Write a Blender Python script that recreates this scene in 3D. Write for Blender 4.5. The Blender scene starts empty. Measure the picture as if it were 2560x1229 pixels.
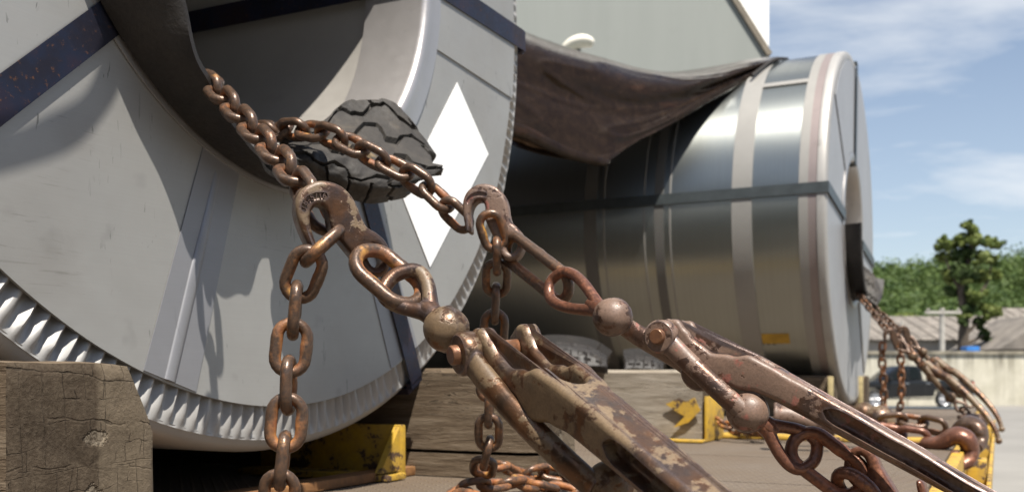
import bpy, bmesh, math, random
from mathutils import Vector as V, Matrix, noise
R = math.radians
random.seed(7)
S = bpy.context.scene
COL = S.collection

# ---------------------------------------------------------------- camera, sky, sun, exposure
F = 2500.0                       # focal length in photo pixels (photo 2560 x 1229)
HZ = 935.0                       # horizon row
cam = bpy.data.cameras.new('camera')
cam.sensor_width = 36.0
cam.lens = 36.0 * F / 2560.0
cam.shift_y = (HZ - 614.5) / 2560.0
cam.clip_start = 0.05
cam.clip_end = 5000
cam.dof.use_dof = True
cam.dof.focus_distance = 0.86
cam.dof.aperture_fstop = 10.5
camo = bpy.data.objects.new('camera', cam)
camo.rotation_euler = (R(90), 0, 0)
COL.objects.link(camo)
S.camera = camo

AX = 0.453                                            # the coils' axis, seen from above
N_ = V((math.cos(AX), -math.sin(AX), 0))              # along the coil axis, out of the faces
U_ = V((math.sin(AX), math.cos(AX), 0))               # along the trailer
Z_ = V((0, 0, 1))
SUN = (-0.30 * U_ + 0.34 * N_ + 0.90 * Z_).normalized()
sun_el = math.asin(SUN.z)
sun_az = math.atan2(SUN.x, SUN.y)                     # clockwise from +Y

W = bpy.data.worlds.new('World')
S.world = W
W.use_nodes = True
wt = W.node_tree
wt.nodes.clear()
def wn(t, **k):
    n = wt.nodes.new(t)
    for a, b in k.items():
        setattr(n, a, b)
    return n
sky = wn('ShaderNodeTexSky', sky_type='NISHITA', sun_disc=False, sun_elevation=sun_el, sun_rotation=sun_az)
sky.air_density = 1.0; sky.dust_density = 0.6; sky.ozone_density = 1.6
tc = wn('ShaderNodeTexCoord')
sx = wn('ShaderNodeSeparateXYZ'); wt.links.new(tc.outputs['Generated'], sx.inputs[0])
mz = wn('ShaderNodeMath', operation='ADD'); mz.inputs[1].default_value = 0.16; wt.links.new(sx.outputs['Z'], mz.inputs[0])
mz2 = wn('ShaderNodeMath', operation='MAXIMUM'); mz2.inputs[1].default_value = 0.06; wt.links.new(mz.outputs[0], mz2.inputs[0])
dx = wn('ShaderNodeMath', operation='DIVIDE'); wt.links.new(sx.outputs['X'], dx.inputs[0]); wt.links.new(mz2.outputs[0], dx.inputs[1])
dy = wn('ShaderNodeMath', operation='DIVIDE'); wt.links.new(sx.outputs['Y'], dy.inputs[0]); wt.links.new(mz2.outputs[0], dy.inputs[1])
cx = wn('ShaderNodeCombineXYZ'); wt.links.new(dx.outputs[0], cx.inputs[0]); wt.links.new(dy.outputs[0], cx.inputs[1])
mp = wn('ShaderNodeMapping'); mp.inputs['Rotation'].default_value = (0, 0, R(28)); mp.inputs['Scale'].default_value = (0.72, 1.35, 1)
mp.inputs['Location'].default_value = (3.1, 1.7, 0)
wt.links.new(cx.outputs[0], mp.inputs[0])
cn = wn('ShaderNodeTexNoise'); cn.inputs['Scale'].default_value = 1.15; cn.inputs['Detail'].default_value = 9; cn.inputs['Roughness'].default_value = 0.56
cn.inputs['Distortion'].default_value = 0.35
wt.links.new(mp.outputs[0], cn.inputs['Vector'])
cr = wn('ShaderNodeValToRGB'); wt.links.new(cn.outputs[0], cr.inputs[0])
cr.color_ramp.elements[0].position = 0.47; cr.color_ramp.elements[0].color = (0, 0, 0, 1)
cr.color_ramp.elements[1].position = 0.70; cr.color_ramp.elements[1].color = (0.85, 0.85, 0.85, 1)
hz = wn('ShaderNodeMapRange'); hz.inputs[1].default_value = 0.0; hz.inputs[2].default_value = 0.40; hz.inputs[3].default_value = 0.34; hz.inputs[4].default_value = 0.06
wt.links.new(sx.outputs['Z'], hz.inputs[0])
mxa = wn('ShaderNodeMath', operation='MAXIMUM'); wt.links.new(cr.outputs[0], mxa.inputs[0]); wt.links.new(hz.outputs[0], mxa.inputs[1])
mix = wn('ShaderNodeMix', data_type='RGBA'); wt.links.new(mxa.outputs[0], mix.inputs[0]); wt.links.new(sky.outputs[0], mix.inputs[6])
mix.inputs[7].default_value = (7.6, 7.8, 8.0, 1)
bg = wn('ShaderNodeBackground'); bg.inputs['Strength'].default_value = 0.070
wt.links.new(mix.outputs[2], bg.inputs[0])
wo = wn('ShaderNodeOutputWorld'); wt.links.new(bg.outputs[0], wo.inputs[0])

sl = bpy.data.lights.new('sun', 'SUN')
sl.energy = 5.0; sl.angle = R(0.53); sl.color = (1.0, 0.945, 0.86)
so = bpy.data.objects.new('sun', sl)
so.rotation_euler = SUN.to_track_quat('Z', 'Y').to_euler()
so.location = SUN * 30
COL.objects.link(so)
S.view_settings.view_transform = 'Standard'
S.view_settings.look = 'None'
S.view_settings.gamma = 1.0
S.view_settings.use_curve_mapping = False
S.view_settings.exposure = 0.86
S.render.engine = 'CYCLES'
S.cycles.max_bounces = 6
S.cycles.use_denoising = True

# ---------------------------------------------------------------- geometry helpers
def P(px, py, d):
    """the place seen at photo pixel (px, py), d metres in front of the camera"""
    return V(((px - 1280) / F * d, d, (HZ - py) / F * d))

def tag(o, label=None, cat=None, group=None, kind=None):
    if label: o['label'] = label
    if cat: o['category'] = cat
    if group: o['group'] = group
    if kind: o['kind'] = kind
    return o

def empty(name, label, cat, M, group=None):
    o = bpy.data.objects.new(name, None)
    o.empty_display_size = 0.05
    o.matrix_world = M if isinstance(M, Matrix) else Matrix.Translation(M)
    COL.objects.link(o)
    tag(o, label, cat, group)
    o['_inv'] = 0
    ROOT[o.name] = o.matrix_world.copy()
    return o
ROOT = {}

def finish(me, smooth=40):
    if smooth is not None:
        me.shade_smooth()
        if smooth < 170:
            me.set_sharp_from_angle(angle=R(smooth))
    return me

def link(name, me, mat, parent=None, world=None, local=None):
    """link a mesh; world: matrix in world space, local: in the parent's space"""
    o = bpy.data.objects.new(name, me)
    if mat is not None and not me.materials:
        me.materials.append(mat)
    COL.objects.link(o)
    if parent is not None:
        o.parent = parent
        lm = local if local is not None else wmat(parent).inverted() @ (world if world is not None else Matrix.Identity(4))
        o.matrix_local = lm
        WM[o.name] = wmat(parent) @ lm
    else:
        if world is not None: o.matrix_world = world
        WM[o.name] = (world if world is not None else Matrix.Identity(4)).copy()
    return o
WM = {}
def wmat(o):
    return ROOT[o.name] if o.name in ROOT else WM[o.name]

def pydata(name, vs, fs, smooth=40):
    me = bpy.data.meshes.new(name)
    me.from_pydata([tuple(v) for v in vs], [], fs)
    me.validate()
    bm = bmesh.new(); bm.from_mesh(me)
    bmesh.ops.recalc_face_normals(bm, faces=bm.faces)
    bm.to_mesh(me); bm.free()
    return finish(me, smooth)

class MB:
    """collects solids into one mesh"""
    def __init__(s): s.v = []; s.f = []
    def add(s, vs, fs):
        k = len(s.v); s.v += [V(v) for v in vs]; s.f += [tuple(i + k for i in f) for f in fs]
    def box(s, a, b, M=None):
        vs = [V((x, y, z)) for x in (a[0], b[0]) for y in (a[1], b[1]) for z in (a[2], b[2])]
        if M is not None: vs = [M @ v for v in vs]
        s.add(vs, [(0, 1, 3, 2), (4, 6, 7, 5), (0, 4, 5, 1), (2, 3, 7, 6), (0, 2, 6, 4), (1, 5, 7, 3)])
    def tube(s, path, rad, n=10, cap=True, closed=False, ell=None, up=None):
        """sweep a circle (or an ellipse: ell = list of (a, b)) along a path"""
        path = [V(p) for p in path]; m = len(path)
        rs = rad if isinstance(rad, (list, tuple)) else [rad] * m
        k0 = len(s.v); prev = None
        for i, p in enumerate(path):
            if closed: t = path[(i + 1) % m] - path[i - 1]
            else: t = path[min(i + 1, m - 1)] - path[max(i - 1, 0)]
            t.normalize()
            if up is not None: a = up - t * up.dot(t)
            elif prev is None: a = V((0, 0, 1)).cross(t) if abs(t.z) < .9 else V((1, 0, 0)).cross(t)
            else: a = prev - t * prev.dot(t)
            a.normalize(); prev = a; b = t.cross(a)
            ra, rb = ell[i] if ell else (rs[i], rs[i])
            for j in range(n):
                c = 2 * math.pi * j / n
                s.v.append(p + a * (ra * math.cos(c)) + b * (rb * math.sin(c)))
        mm = m if closed else m - 1
        for i in range(mm):
            for j in range(n):
                i2 = (i + 1) % m
                s.f.append((k0 + i * n + j, k0 + i * n + (j + 1) % n, k0 + i2 * n + (j + 1) % n, k0 + i2 * n + j))
        if cap and not closed:
            s.f.append(tuple(k0 + j for j in range(n - 1, -1, -1)))
            s.f.append(tuple(k0 + (m - 1) * n + j for j in range(n)))
    def lathe(s, prof, n=48, a0=0, a1=2 * math.pi, M=None):
        """profile of (radius, height) about local Z"""
        full = abs(a1 - a0 - 2 * math.pi) < 1e-6
        k0 = len(s.v); m = n if full else n + 1
        for i in range(m):
            a = a0 + (a1 - a0) * i / n
            for r, h in prof:
                v = V((r * math.cos(a), r * math.sin(a), h))
                s.v.append(M @ v if M is not None else v)
        q = len(prof)
        for i in range(n):
            i2 = (i + 1) % m
            for j in range(q - 1):
                s.f.append((k0 + i * q + j, k0 + i2 * q + j, k0 + i2 * q + j + 1, k0 + i * q + j + 1))
        return k0
    def slab(s, pts, h0, h1, M=None):
        n = len(pts)
        vs = [V((p[0], p[1], h)) for h in (h0, h1) for p in pts]
        if M is not None: vs = [M @ v for v in vs]
        s.add(vs, [tuple(range(n - 1, -1, -1)), tuple(range(n, 2 * n))] + [(i, (i + 1) % n, n + (i + 1) % n, n + i) for i in range(n)])
    def mesh(s, name, smooth=40, bevel=0, seg=2):
        me = pydata(name, s.v, s.f, smooth)
        if bevel:
            bm = bmesh.new(); bm.from_mesh(me)
            bmesh.ops.remove_doubles(bm, verts=bm.verts, dist=1e-6)
            es = [e for e in bm.edges if len(e.link_faces) == 2 and e.calc_face_angle(0) > R(25)]
            bmesh.ops.bevel(bm, geom=es, offset=bevel, segments=seg, affect='EDGES', profile=0.6)
            bm.to_mesh(me); bm.free(); finish(me, smooth)
        return me

def interp(tab, x):
    if x <= tab[0][0]: return tab[0][1:]
    for i in range(len(tab) - 1):
        if x <= tab[i + 1][0]:
            f_ = (x - tab[i][0]) / (tab[i + 1][0] - tab[i][0]); f_ = f_ * f_ * (3 - 2 * f_)
            return [tab[i][k] + f_ * (tab[i + 1][k] - tab[i][k]) for k in range(1, len(tab[i]))]
    return tab[-1][1:]

def cat_rom(pts, per=8, closed=False):
    pts = [V(p) for p in pts]; n = len(pts); out = []
    rng = n if closed else n - 1
    for i in range(rng):
        if closed: p0, p1, p2, p3 = pts[i - 1], pts[i], pts[(i + 1) % n], pts[(i + 2) % n]
        else: p0, p1, p2, p3 = pts[max(i - 1, 0)], pts[i], pts[i + 1], pts[min(i + 2, n - 1)]
        for k in range(per):
            t = k / per
            out.append(0.5 * ((2 * p1) + (p2 - p0) * t + (2 * p0 - 5 * p1 + 4 * p2 - p3) * t * t + (3 * p1 - p0 - 3 * p2 + p3) * t ** 3))
    if not closed: out.append(pts[-1].copy())
    return out

def frame(o, x, y):
    """matrix with local X along x and local Y near y"""
    x = V(x).normalized(); y = V(y); y = (y - x * y.dot(x)).normalized(); z = x.cross(y)
    M = Matrix((x, y, z)).transposed().to_4x4(); M.translation = V(o)
    return M

def plate(name, outlines, thick, bevel, seg=3):
    """rounded plate with the given 2D outlines (holes included), centred on z = 0"""
    cu = bpy.data.curves.new('outline', 'CURVE')
    cu.dimensions = '2D'; cu.fill_mode = 'BOTH'
    cu.extrude = thick / 2 - bevel; cu.bevel_depth = bevel; cu.bevel_resolution = seg; cu.offset = -bevel
    for o in outlines:
        sp = cu.splines.new('POLY'); sp.points.add(len(o) - 1)
        for i, p in enumerate(o): sp.points[i].co = (p[0], p[1], 0, 1)
        sp.use_cyclic_u = True
    ob = bpy.data.objects.new('outline', cu); COL.objects.link(ob)
    dg = bpy.context.evaluated_depsgraph_get()
    me = bpy.data.meshes.new_from_object(ob.evaluated_get(dg)); me.name = name
    bpy.data.objects.remove(ob); bpy.data.curves.remove(cu)
    bm = bmesh.new(); bm.from_mesh(me)
    bmesh.ops.remove_doubles(bm, verts=bm.verts, dist=1e-5)
    bmesh.ops.recalc_face_normals(bm, faces=bm.faces)
    bm.to_mesh(me); bm.free()
    me.materials.clear()
    return finish(me, 35)

def boolean(me, cutters):
    o = bpy.data.objects.new('t', me); COL.objects.link(o)
    cs = []
    for c in cutters:
        q = bpy.data.objects.new('c', c); COL.objects.link(q); cs.append(q)
        m = o.modifiers.new('b', 'BOOLEAN'); m.object = q; m.operation = 'DIFFERENCE'; m.solver = 'EXACT'
    dg = bpy.context.evaluated_depsgraph_get()
    r = bpy.data.meshes.new_from_object(o.evaluated_get(dg))
    for q in cs + [o]: bpy.data.objects.remove(q)
    r.materials.clear()
    return finish(r, 35)

# ---------------------------------------------------------------- material helpers
class NT:
    def __init__(s, name):
        s.m = bpy.data.materials.new(name); s.m.use_nodes = True
        s.t = s.m.node_tree; s.t.nodes.clear()
        s.out = s.t.nodes.new('ShaderNodeOutputMaterial')
        s.b = s.t.nodes.new('ShaderNodeBsdfPrincipled')
        s.t.links.new(s.b.outputs[0], s.out.inputs[0])
        s.tc = s.t.nodes.new('ShaderNodeTexCoord')
        s.oi = None
    def n(s, ty, **k):
        q = s.t.nodes.new(ty)
        for a, b in k.items(): setattr(q, a, b)
        return q
    def put(s, sock, v):
        if v is None: return
        if isinstance(v, bpy.types.NodeSocket): s.t.links.new(v, sock)
        elif isinstance(v, (tuple, list)):
            sock.default_value = tuple(v) + ((1,) if len(v) == 3 and len(sock.default_value) == 4 else ())
        else: sock.default_value = v
    def co(s, which='Object', scale=(1, 1, 1), rot=(0, 0, 0), rnd=False):
        v = s.tc.outputs[which]
        if rnd:
            oi = s.n('ShaderNodeObjectInfo'); mu = s.math('MULTIPLY', oi.outputs['Random'], 37.0)
            ad = s.n('ShaderNodeVectorMath', operation='ADD'); s.put(ad.inputs[0], v); s.put(ad.inputs[1], mu); v = ad.outputs[0]
        mp = s.n('ShaderNodeMapping'); s.put(mp.inputs[0], v)
        mp.inputs['Scale'].default_value = scale; mp.inputs['Rotation'].default_value = rot
        return mp.outputs[0]
    def noise(s, vec, scale, detail=4, rough=.55, dist=0, out=0):
        q = s.n('ShaderNodeTexNoise'); s.put(q.inputs['Vector'], vec); q.inputs['Scale'].default_value = scale
        q.inputs['Detail'].default_value = detail; q.inputs['Roughness'].default_value = rough; q.inputs['Distortion'].default_value = dist
        return q.outputs[out]
    def voro(s, vec, scale, feature='F1', out=0, rnd=1):
        q = s.n('ShaderNodeTexVoronoi', feature=feature); s.put(q.inputs['Vector'], vec); q.inputs['Scale'].default_value = scale
        q.inputs['Randomness'].default_value = rnd
        return q.outputs[out]
    def ramp(s, fac, stops, interp='LINEAR'):
        q = s.n('ShaderNodeValToRGB'); s.put(q.inputs[0], fac); e = q.color_ramp.elements; q.color_ramp.interpolation = interp
        while len(e) < len(stops): e.new(.5)
        for i, (p, c) in enumerate(stops):
            e[i].position = p; e[i].color = tuple(c) + (1,) if isinstance(c, (tuple, list)) else (c, c, c, 1)
        return q.outputs[0]
    def mix(s, fac, a, b, mode='MIX'):
        q = s.n('ShaderNodeMix', data_type='RGBA', blend_type=mode); s.put(q.inputs[0], fac); s.put(q.inputs[6], a); s.put(q.inputs[7], b)
        return q.outputs[2]
    def math(s, op, a, b=None, clamp=False):
        q = s.n('ShaderNodeMath', operation=op); q.use_clamp = clamp; s.put(q.inputs[0], a); s.put(q.inputs[1], b)
        return q.outputs[0]
    def bump(s, h, strength=.3, dist=.002, nrm=None):
        q = s.n('ShaderNodeBump'); s.put(q.inputs['Height'], h); q.inputs['Strength'].default_value = strength; q.inputs['Distance'].default_value = dist
        s.put(q.inputs['Normal'], nrm)
        return q.outputs[0]
    def edge(s, rad=.003, lo=.02, hi=.25, samples=4):
        bv = s.n('ShaderNodeBevel'); bv.samples = samples; bv.inputs['Radius'].default_value = rad
        g = s.n('ShaderNodeNewGeometry'); d = s.n('ShaderNodeVectorMath', operation='DOT_PRODUCT')
        s.put(d.inputs[0], bv.outputs[0]); s.put(d.inputs[1], g.outputs['Normal'])
        return s.ramp(s.math('SUBTRACT', 1.0, d.outputs['Value']), [(lo, 0.0), (hi, 1.0)])
    def point(s, lo=.5, hi=.6):
        g = s.n('ShaderNodeNewGeometry')
        return s.ramp(g.outputs['Pointiness'], [(lo, 0.0), (hi, 1.0)])
    def attr(s, name):
        q = s.n('ShaderNodeAttribute'); q.attribute_name = name
        return q.outputs['Fac']
    def set(s, color=None, rough=None, metal=None, normal=None, spec=None, **k):
        b = s.b.inputs
        s.put(b['Base Color'], color); s.put(b['Roughness'], rough); s.put(b['Metallic'], metal); s.put(b['Normal'], normal); s.put(b['Specular IOR Level'], spec)
        for a, v in k.items(): s.put(b[a], v)
        return s.m

def m_rust(name, dark=(.066, .046, .036), mid=(.140, .080, .048), org=(.30, .105, .027), amount=.36, shine=.33):
    t = NT(name); c = t.co(rnd=True)
    big = t.noise(c, 45, 5, .6); fine = t.noise(c, 260, 4, .65); patch = t.noise(c, 28, 3, .5)
    inner = t.attr('inner')
    a = t.math('ADD', t.math('MULTIPLY', inner, .55), t.math('MULTIPLY', t.math('SUBTRACT', big, .5), 1.9))
    a = t.math('ADD', a, t.math('MULTIPLY', t.math('SUBTRACT', fine, .5), .5))
    fac = t.ramp(t.math('ADD', a, amount - .38), [(.12, 0.0), (.62, 1.0)])
    base = t.mix(t.ramp(fine, [(.35, 0.), (.7, 1.)]), dark, mid)
    rust = t.mix(t.ramp(t.noise(c, 120, 4), [(.35, 0.), (.7, 1.)]), org, (org[0] * .55, org[1] * .42, org[2] * .5))
    col = t.mix(fac, base, rust)
    yel = t.ramp(patch, [(.64, 0.), (.70, 1.)])
    col = t.mix(t.math('MULTIPLY', yel, t.math('MULTIPLY', fac, .75)), col, (.50, .27, .05))
    pits = t.ramp(t.voro(c, 420), [(.05, 0.), (.3, 1.)])
    rough = t.math('ADD', t.math('MULTIPLY', fac, .34), shine)
    metal = t.math('MULTIPLY', t.math('SUBTRACT', 1.0, fac), .40)
    h = t.math('ADD', fine, t.math('MULTIPLY', pits, .35))
    return t.set(col, rough, metal, t.bump(t.math('ADD', h, t.math('MULTIPLY', big, .8)), .26, .0011))

def m_worn(name, paint, metal=(.085, .062, .058), rust=(.16, .08, .04), cover=.5, tint=None, sc=1.0):
    t = NT(name); c = t.co(rnd=True)
    n1 = t.noise(c, 26 * sc, 6, .62, .4); n2 = t.noise(c, 140 * sc, 5, .65); n3 = t.noise(c, 60, 3); n4 = t.noise(c, 600, 3, .6)
    e = t.edge(.004, .004, .09)
    k = t.math('SUBTRACT', t.math('ADD', n1, t.math('MULTIPLY', t.math('SUBTRACT', n2, .5), .45)), t.math('MULTIPLY', e, .30))
    fac = t.ramp(k, [(.555 - cover * .18, 0.), (.605 - cover * .18, 1.)])
    mcol = t.mix(t.ramp(n3, [(.35, 0.), (.65, 1.)]), metal, rust)
    mcol = t.mix(t.math('MULTIPLY', e, .6), mcol, (.20, .165, .165))
    pcol = t.mix(t.ramp(n2, [(.3, 0.), (.75, 1.)]), paint, tuple(x * .62 for x in paint))
    if tint:
        pcol = t.mix(t.ramp(n3, [(.60, 0.), (.66, 1.)]), pcol, tint)
    col = t.mix(fac, mcol, pcol)
    col = t.mix(t.ramp(n4, [(.3, .35), (.55, 0.)]), col, (.05, .03, .02))
    rough = t.math('ADD', t.math('MULTIPLY', fac, .10), t.ramp(n2, [(.3, .27), (.7, .44)]))
    met = t.math('MULTIPLY', t.math('SUBTRACT', 1.0, fac), .65)
    h = t.math('ADD', t.math('MULTIPLY', fac, .5), t.math('MULTIPLY', n2, .7))
    return t.set(col, rough, met, t.bump(t.math('ADD', h, t.math('MULTIPLY', n4, .3)), .5, .0008))

def m_sheet(name, col=(.33, .325, .31), rough=.42, metal=.35, dirt=.45, scr=.75):
    t = NT(name); c = t.co()
    n1 = t.noise(c, 5, 5, .6); n2 = t.noise(c, 45, 4, .6); n3 = t.noise(t.co(scale=(1, 14, 1), rot=(0, 0, .6)), 14, 4, .6)
    base = t.mix(t.ramp(n1, [(.3, 0.), (.7, 1.)]), tuple(x * .93 for x in col), tuple(min(1, x * 1.06) for x in col))
    spots = t.ramp(t.noise(c, 13, 3, .5), [(.66, 0.), (.76, 1.)])
    base = t.mix(t.math('MULTIPLY', spots, dirt), base, tuple(x * .5 for x in col))
    cl = t.ramp(t.noise(c, 2.6, 6, .68, .5), [(.42, 0.), (.72, 1.)])
    base = t.mix(t.math('MULTIPLY', cl, dirt * .9), base, tuple(x * y for x, y in zip(col, (.72, .69, .64))))
    grain = t.ramp(t.noise(t.co(scale=(1, 60, 60)), 8, 3, .6), [(.3, 0.), (.7, 1.)])
    base = t.mix(t.math('MULTIPLY', grain, .12), base, tuple(x * .7 for x in col))
    for rot_, sc_n, lo in ((-.9, 3.2, .690), (.5, 2.3, .705), (-.35, 4.1, .70)):
        sc = t.ramp(t.noise(t.co(scale=(34, 5.5, 5), rot=(0, 0, rot_)), sc_n, 3, .6, .9), [(lo - .035, 0.), (lo - .015, 1.)])
        gate = t.ramp(t.noise(t.co(scale=(1.3, 1, 1)), 4.1 + sc_n, 3, .5), [(.53, 0.), (.60, 1.)])
        base = t.mix(t.math('MULTIPLY', t.math('MULTIPLY', sc, gate), scr), base, tuple(x * .30 for x in col))
    if name == 'face_sheet_steel':
        for (px_, pz_, rr_, ang) in ((-.388, -.50, .085, .75), (-.36, -.555, .05, .6), (-.335, -.40, .035, 1.3), (-.02, -.47, .05, -.2), (.55, -.16, .07, -.5)):
            ms = t.n('ShaderNodeVectorMath', operation='DISTANCE'); t.put(ms.inputs[0], t.co()); ms.inputs[1].default_value = (px_, pz_, .009)
            near = t.ramp(t.math('ADD', t.math('DIVIDE', ms.outputs['Value'], rr_), t.math('MULTIPLY', t.math('SUBTRACT', n2, .5), .8)), [(.45, 1.), (1.0, 0.)])
            st = t.ramp(t.noise(t.co(scale=(1, 13, 1), rot=(0, 0, -ang)), 11, 4, .7, .6), [(.60, 0.), (.66, 1.)])
            base = t.mix(t.math('MULTIPLY', t.math('MULTIPLY', near, st), .34), base, (.10, .09, .075))
            base = t.mix(t.math('MULTIPLY', near, .10), base, (.15, .125, .10))
    r = t.math('ADD', t.ramp(n2, [(.3, -.05), (.7, .06)]), rough)
    r = t.math('ADD', t.math('MULTIPLY', n3, .08), r)
    return t.set(base, r, metal, t.bump(t.math('ADD', n1, t.math('MULTIPLY', n2, .15)), .15, .003))

def m_plain(name, col, rough=.6, metal=0, nscale=20, var=.25, bump=.2, bd=.002):
    t = NT(name); c = t.co()
    n = t.noise(c, nscale, 5, .62); n2 = t.noise(c, nscale * 6, 3, .6)
    k = t.mix(t.ramp(n, [(.3, 0.), (.7, 1.)]), tuple(x * (1 - var) for x in col), tuple(min(1, x * (1 + var)) for x in col))
    return t.set(k, rough, metal, t.bump(t.math('ADD', n, t.math('MULTIPLY', n2, .4)), bump, bd))

M = {}
M['chain'] = m_rust('rusty_chain_steel', amount=.37, org=(.31, .125, .040))
M['chain_b'] = m_rust('brown_chain_steel', amount=.44, org=(.32, .135, .042))
M['chain_red'] = m_rust('red_brown_chain_steel', dark=(.10, .045, .030), mid=(.20, .085, .05), org=(.36, .145, .07), amount=.40)
M['chain_or'] = m_rust('orange_rust_steel', amount=.62, org=(.34, .135, .036))
M['hook'] = m_worn('worn_hook_steel', (.20, .14, .085), metal=(.075, .052, .045), rust=(.13, .065, .035), cover=.22)
M['binder'] = m_worn('worn_tan_paint', (.205, .142, .082), metal=(.088, .062, .050), cover=.42, sc=.9)
M['binder_dark'] = m_worn('worn_brown_steel', (.17, .115, .066), metal=(.070, .045, .030), cover=.36)
M['pink'] = m_worn('faded_red_paint', (.205, .132, .096), metal=(.088, .060, .050), rust=(.135, .072, .048), cover=.74, tint=(.25, .10, .075))
M['pin'] = m_rust('pin_rust', dark=(.15, .075, .045), mid=(.21, .10, .05), org=(.30, .12, .045), amount=.45)
M['sheet'] = m_sheet('face_sheet_steel')
M['sheet2'] = m_sheet('bluish_seam_steel', (.255, .255, .268), .38, .38, .2, .2)
M['zinc'] = m_sheet('bright_zinc_edge', (.355, .345, .33), .42, .30, .5, .3)
M['ringzinc'] = m_sheet('eye_ring_zinc', (.44, .42, .41), .30, .65, .15, .1)
M['bore'] = m_sheet('bore_lining_steel', (.42, .40, .37), .45, .55, .15, .2)
M['white'] = m_plain('white_label_paint', (.86, .86, .85), .55, 0, 8, .01, .02)
# ---- strap: blued steel
t = NT('blued_steel_strap'); c = t.co()
n1 = t.noise(c, 12, 4, .6); n2 = t.noise(t.co(scale=(1, 1, 1)), 160, 4, .7)
k = t.ramp(n1, [(.36, (.020, .018, .028)), (.47, (.019, .023, .044)), (.56, (.030, .024, .040)), (.68, (.034, .024, .026))])
k = t.mix(t.ramp(n2, [(.60, 0.), (.72, .8)]), k, (.20, .085, .035))
M['strap'] = t.set(k, t.ramp(n2, [(.3, .34), (.7, .55)]), .55, t.bump(n2, .2, .0008))
M['strap_grey'] = m_plain('dark_grey_strap', (.055, .065, .068), .42, .3, 30, .2)
# ---- rubber
t = NT('old_tyre_rubber'); c = t.co()
n1 = t.noise(c, 20, 5, .65); n2 = t.noise(c, 150, 4, .7)
k = t.ramp(n1, [(.3, (.014, .012, .010)), (.55, (.032, .027, .022)), (.75, (.066, .054, .040))])
k = t.mix(t.ramp(t.noise(c, 9, 3), [(.66, 0.), (.70, .5)]), k, (.22, .15, .07))
M['rubber'] = t.set(k, t.ramp(n2, [(.3, .55), (.7, .8)]), 0, t.bump(t.math('ADD', n1, n2), .5, .0025))
t = NT('dark_smooth_rubber'); c = t.co()
n1 = t.noise(c, 25, 5, .65); n2 = t.noise(c, 190, 3, .7)
k = t.ramp(n1, [(.3, (.010, .008, .007)), (.6, (.018, .014, .011)), (.8, (.032, .022, .014))])
M['rubber_dark'] = t.set(k, t.ramp(n2, [(.3, .48), (.7, .7)]), 0, t.bump(t.math('ADD', n1, n2), .35, .002))
# ---- far coil: brushed bright steel (local Z is the coil axis)
t = NT('brushed_coil_steel'); c = t.co()
n1 = t.noise(t.co(scale=(.25, .25, 30)), 6, 3, .6); n2 = t.noise(c, 1.6, 4, .6)
k = t.mix(n2, (.37, .39, .375), (.30, .315, .295))
k = t.mix(t.ramp(n1, [(.4, 0.), (.8, .25)]), k, (.22, .225, .21))
tg = t.n('ShaderNodeTangent', direction_type='RADIAL', axis='Z')
M['coil'] = t.set(k, t.math('ADD', t.math('MULTIPLY', n1, .06), .30), .93, t.bump(n2, .10, .01))
t.b.inputs['Anisotropic'].default_value = .80
t.b.inputs['Anisotropic Rotation'].default_value = .25
t.t.links.new(tg.outputs[0], t.b.inputs['Tangent'])
M['band'] = m_sheet('pale_edge_band', (.30, .29, .27), .45, .35, .1, .1)
M['band_dull'] = m_sheet('dull_edge_band', (.15, .147, .138), .45, .45, .1, .1)
M['band_pink'] = m_sheet('rosy_edge_band', (.27, .225, .215), .42, .45, .1, .1)
M['farface'] = m_sheet('far_face_steel', (.33, .335, .345), .42, .30, .1, .2)
# ---- wood
def m_wood(name, cols, along=(1, 12, 12), rot=(0, 0, 0), crackscale=9, frm='Object'):
    t = NT(name); v = t.co(frm, scale=along, rot=rot)
    g = t.noise(v, 9, 6, .65, .6); f = t.noise(v, 40, 4, .7, .3)
    k = t.ramp(g, [(.28, cols[0]), (.5, cols[1]), (.72, cols[2])])
    cr = t.ramp(t.noise(v, crackscale, 3, .5, .8), [(.486, 0.), (.497, 1.), (.503, 1.), (.514, 0.)])
    gate = t.ramp(t.noise(t.co(), 4, 2), [(.48, 0.), (.58, 1.)])
    crk = t.math('MULTIPLY', cr, gate)
    k = t.mix(t.math('MULTIPLY', crk, .85), k, (.020, .014, .010))
    k = t.mix(t.ramp(f, [(.55, 0.), (.8, .35)]), k, tuple(x * 1.35 for x in cols[2]))
    h = t.math('SUBTRACT', t.math('ADD', t.math('MULTIPLY', g, .7), t.math('MULTIPLY', f, .5)), t.math('MULTIPLY', crk, 1.2))
    return t.set(k, .82, 0, t.bump(h, .7, .004), spec=.2)
M['wood'] = m_wood('weathered_beam_wood', [(.060, .041, .026), (.125, .092, .061), (.20, .158, .113)], (1.1, 11, 11))
M['wood_pale'] = m_wood('pale_beam_wood', [(.165, .136, .10), (.27, .232, .183), (.345, .305, .25)], (1.1, 11, 11))
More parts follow.
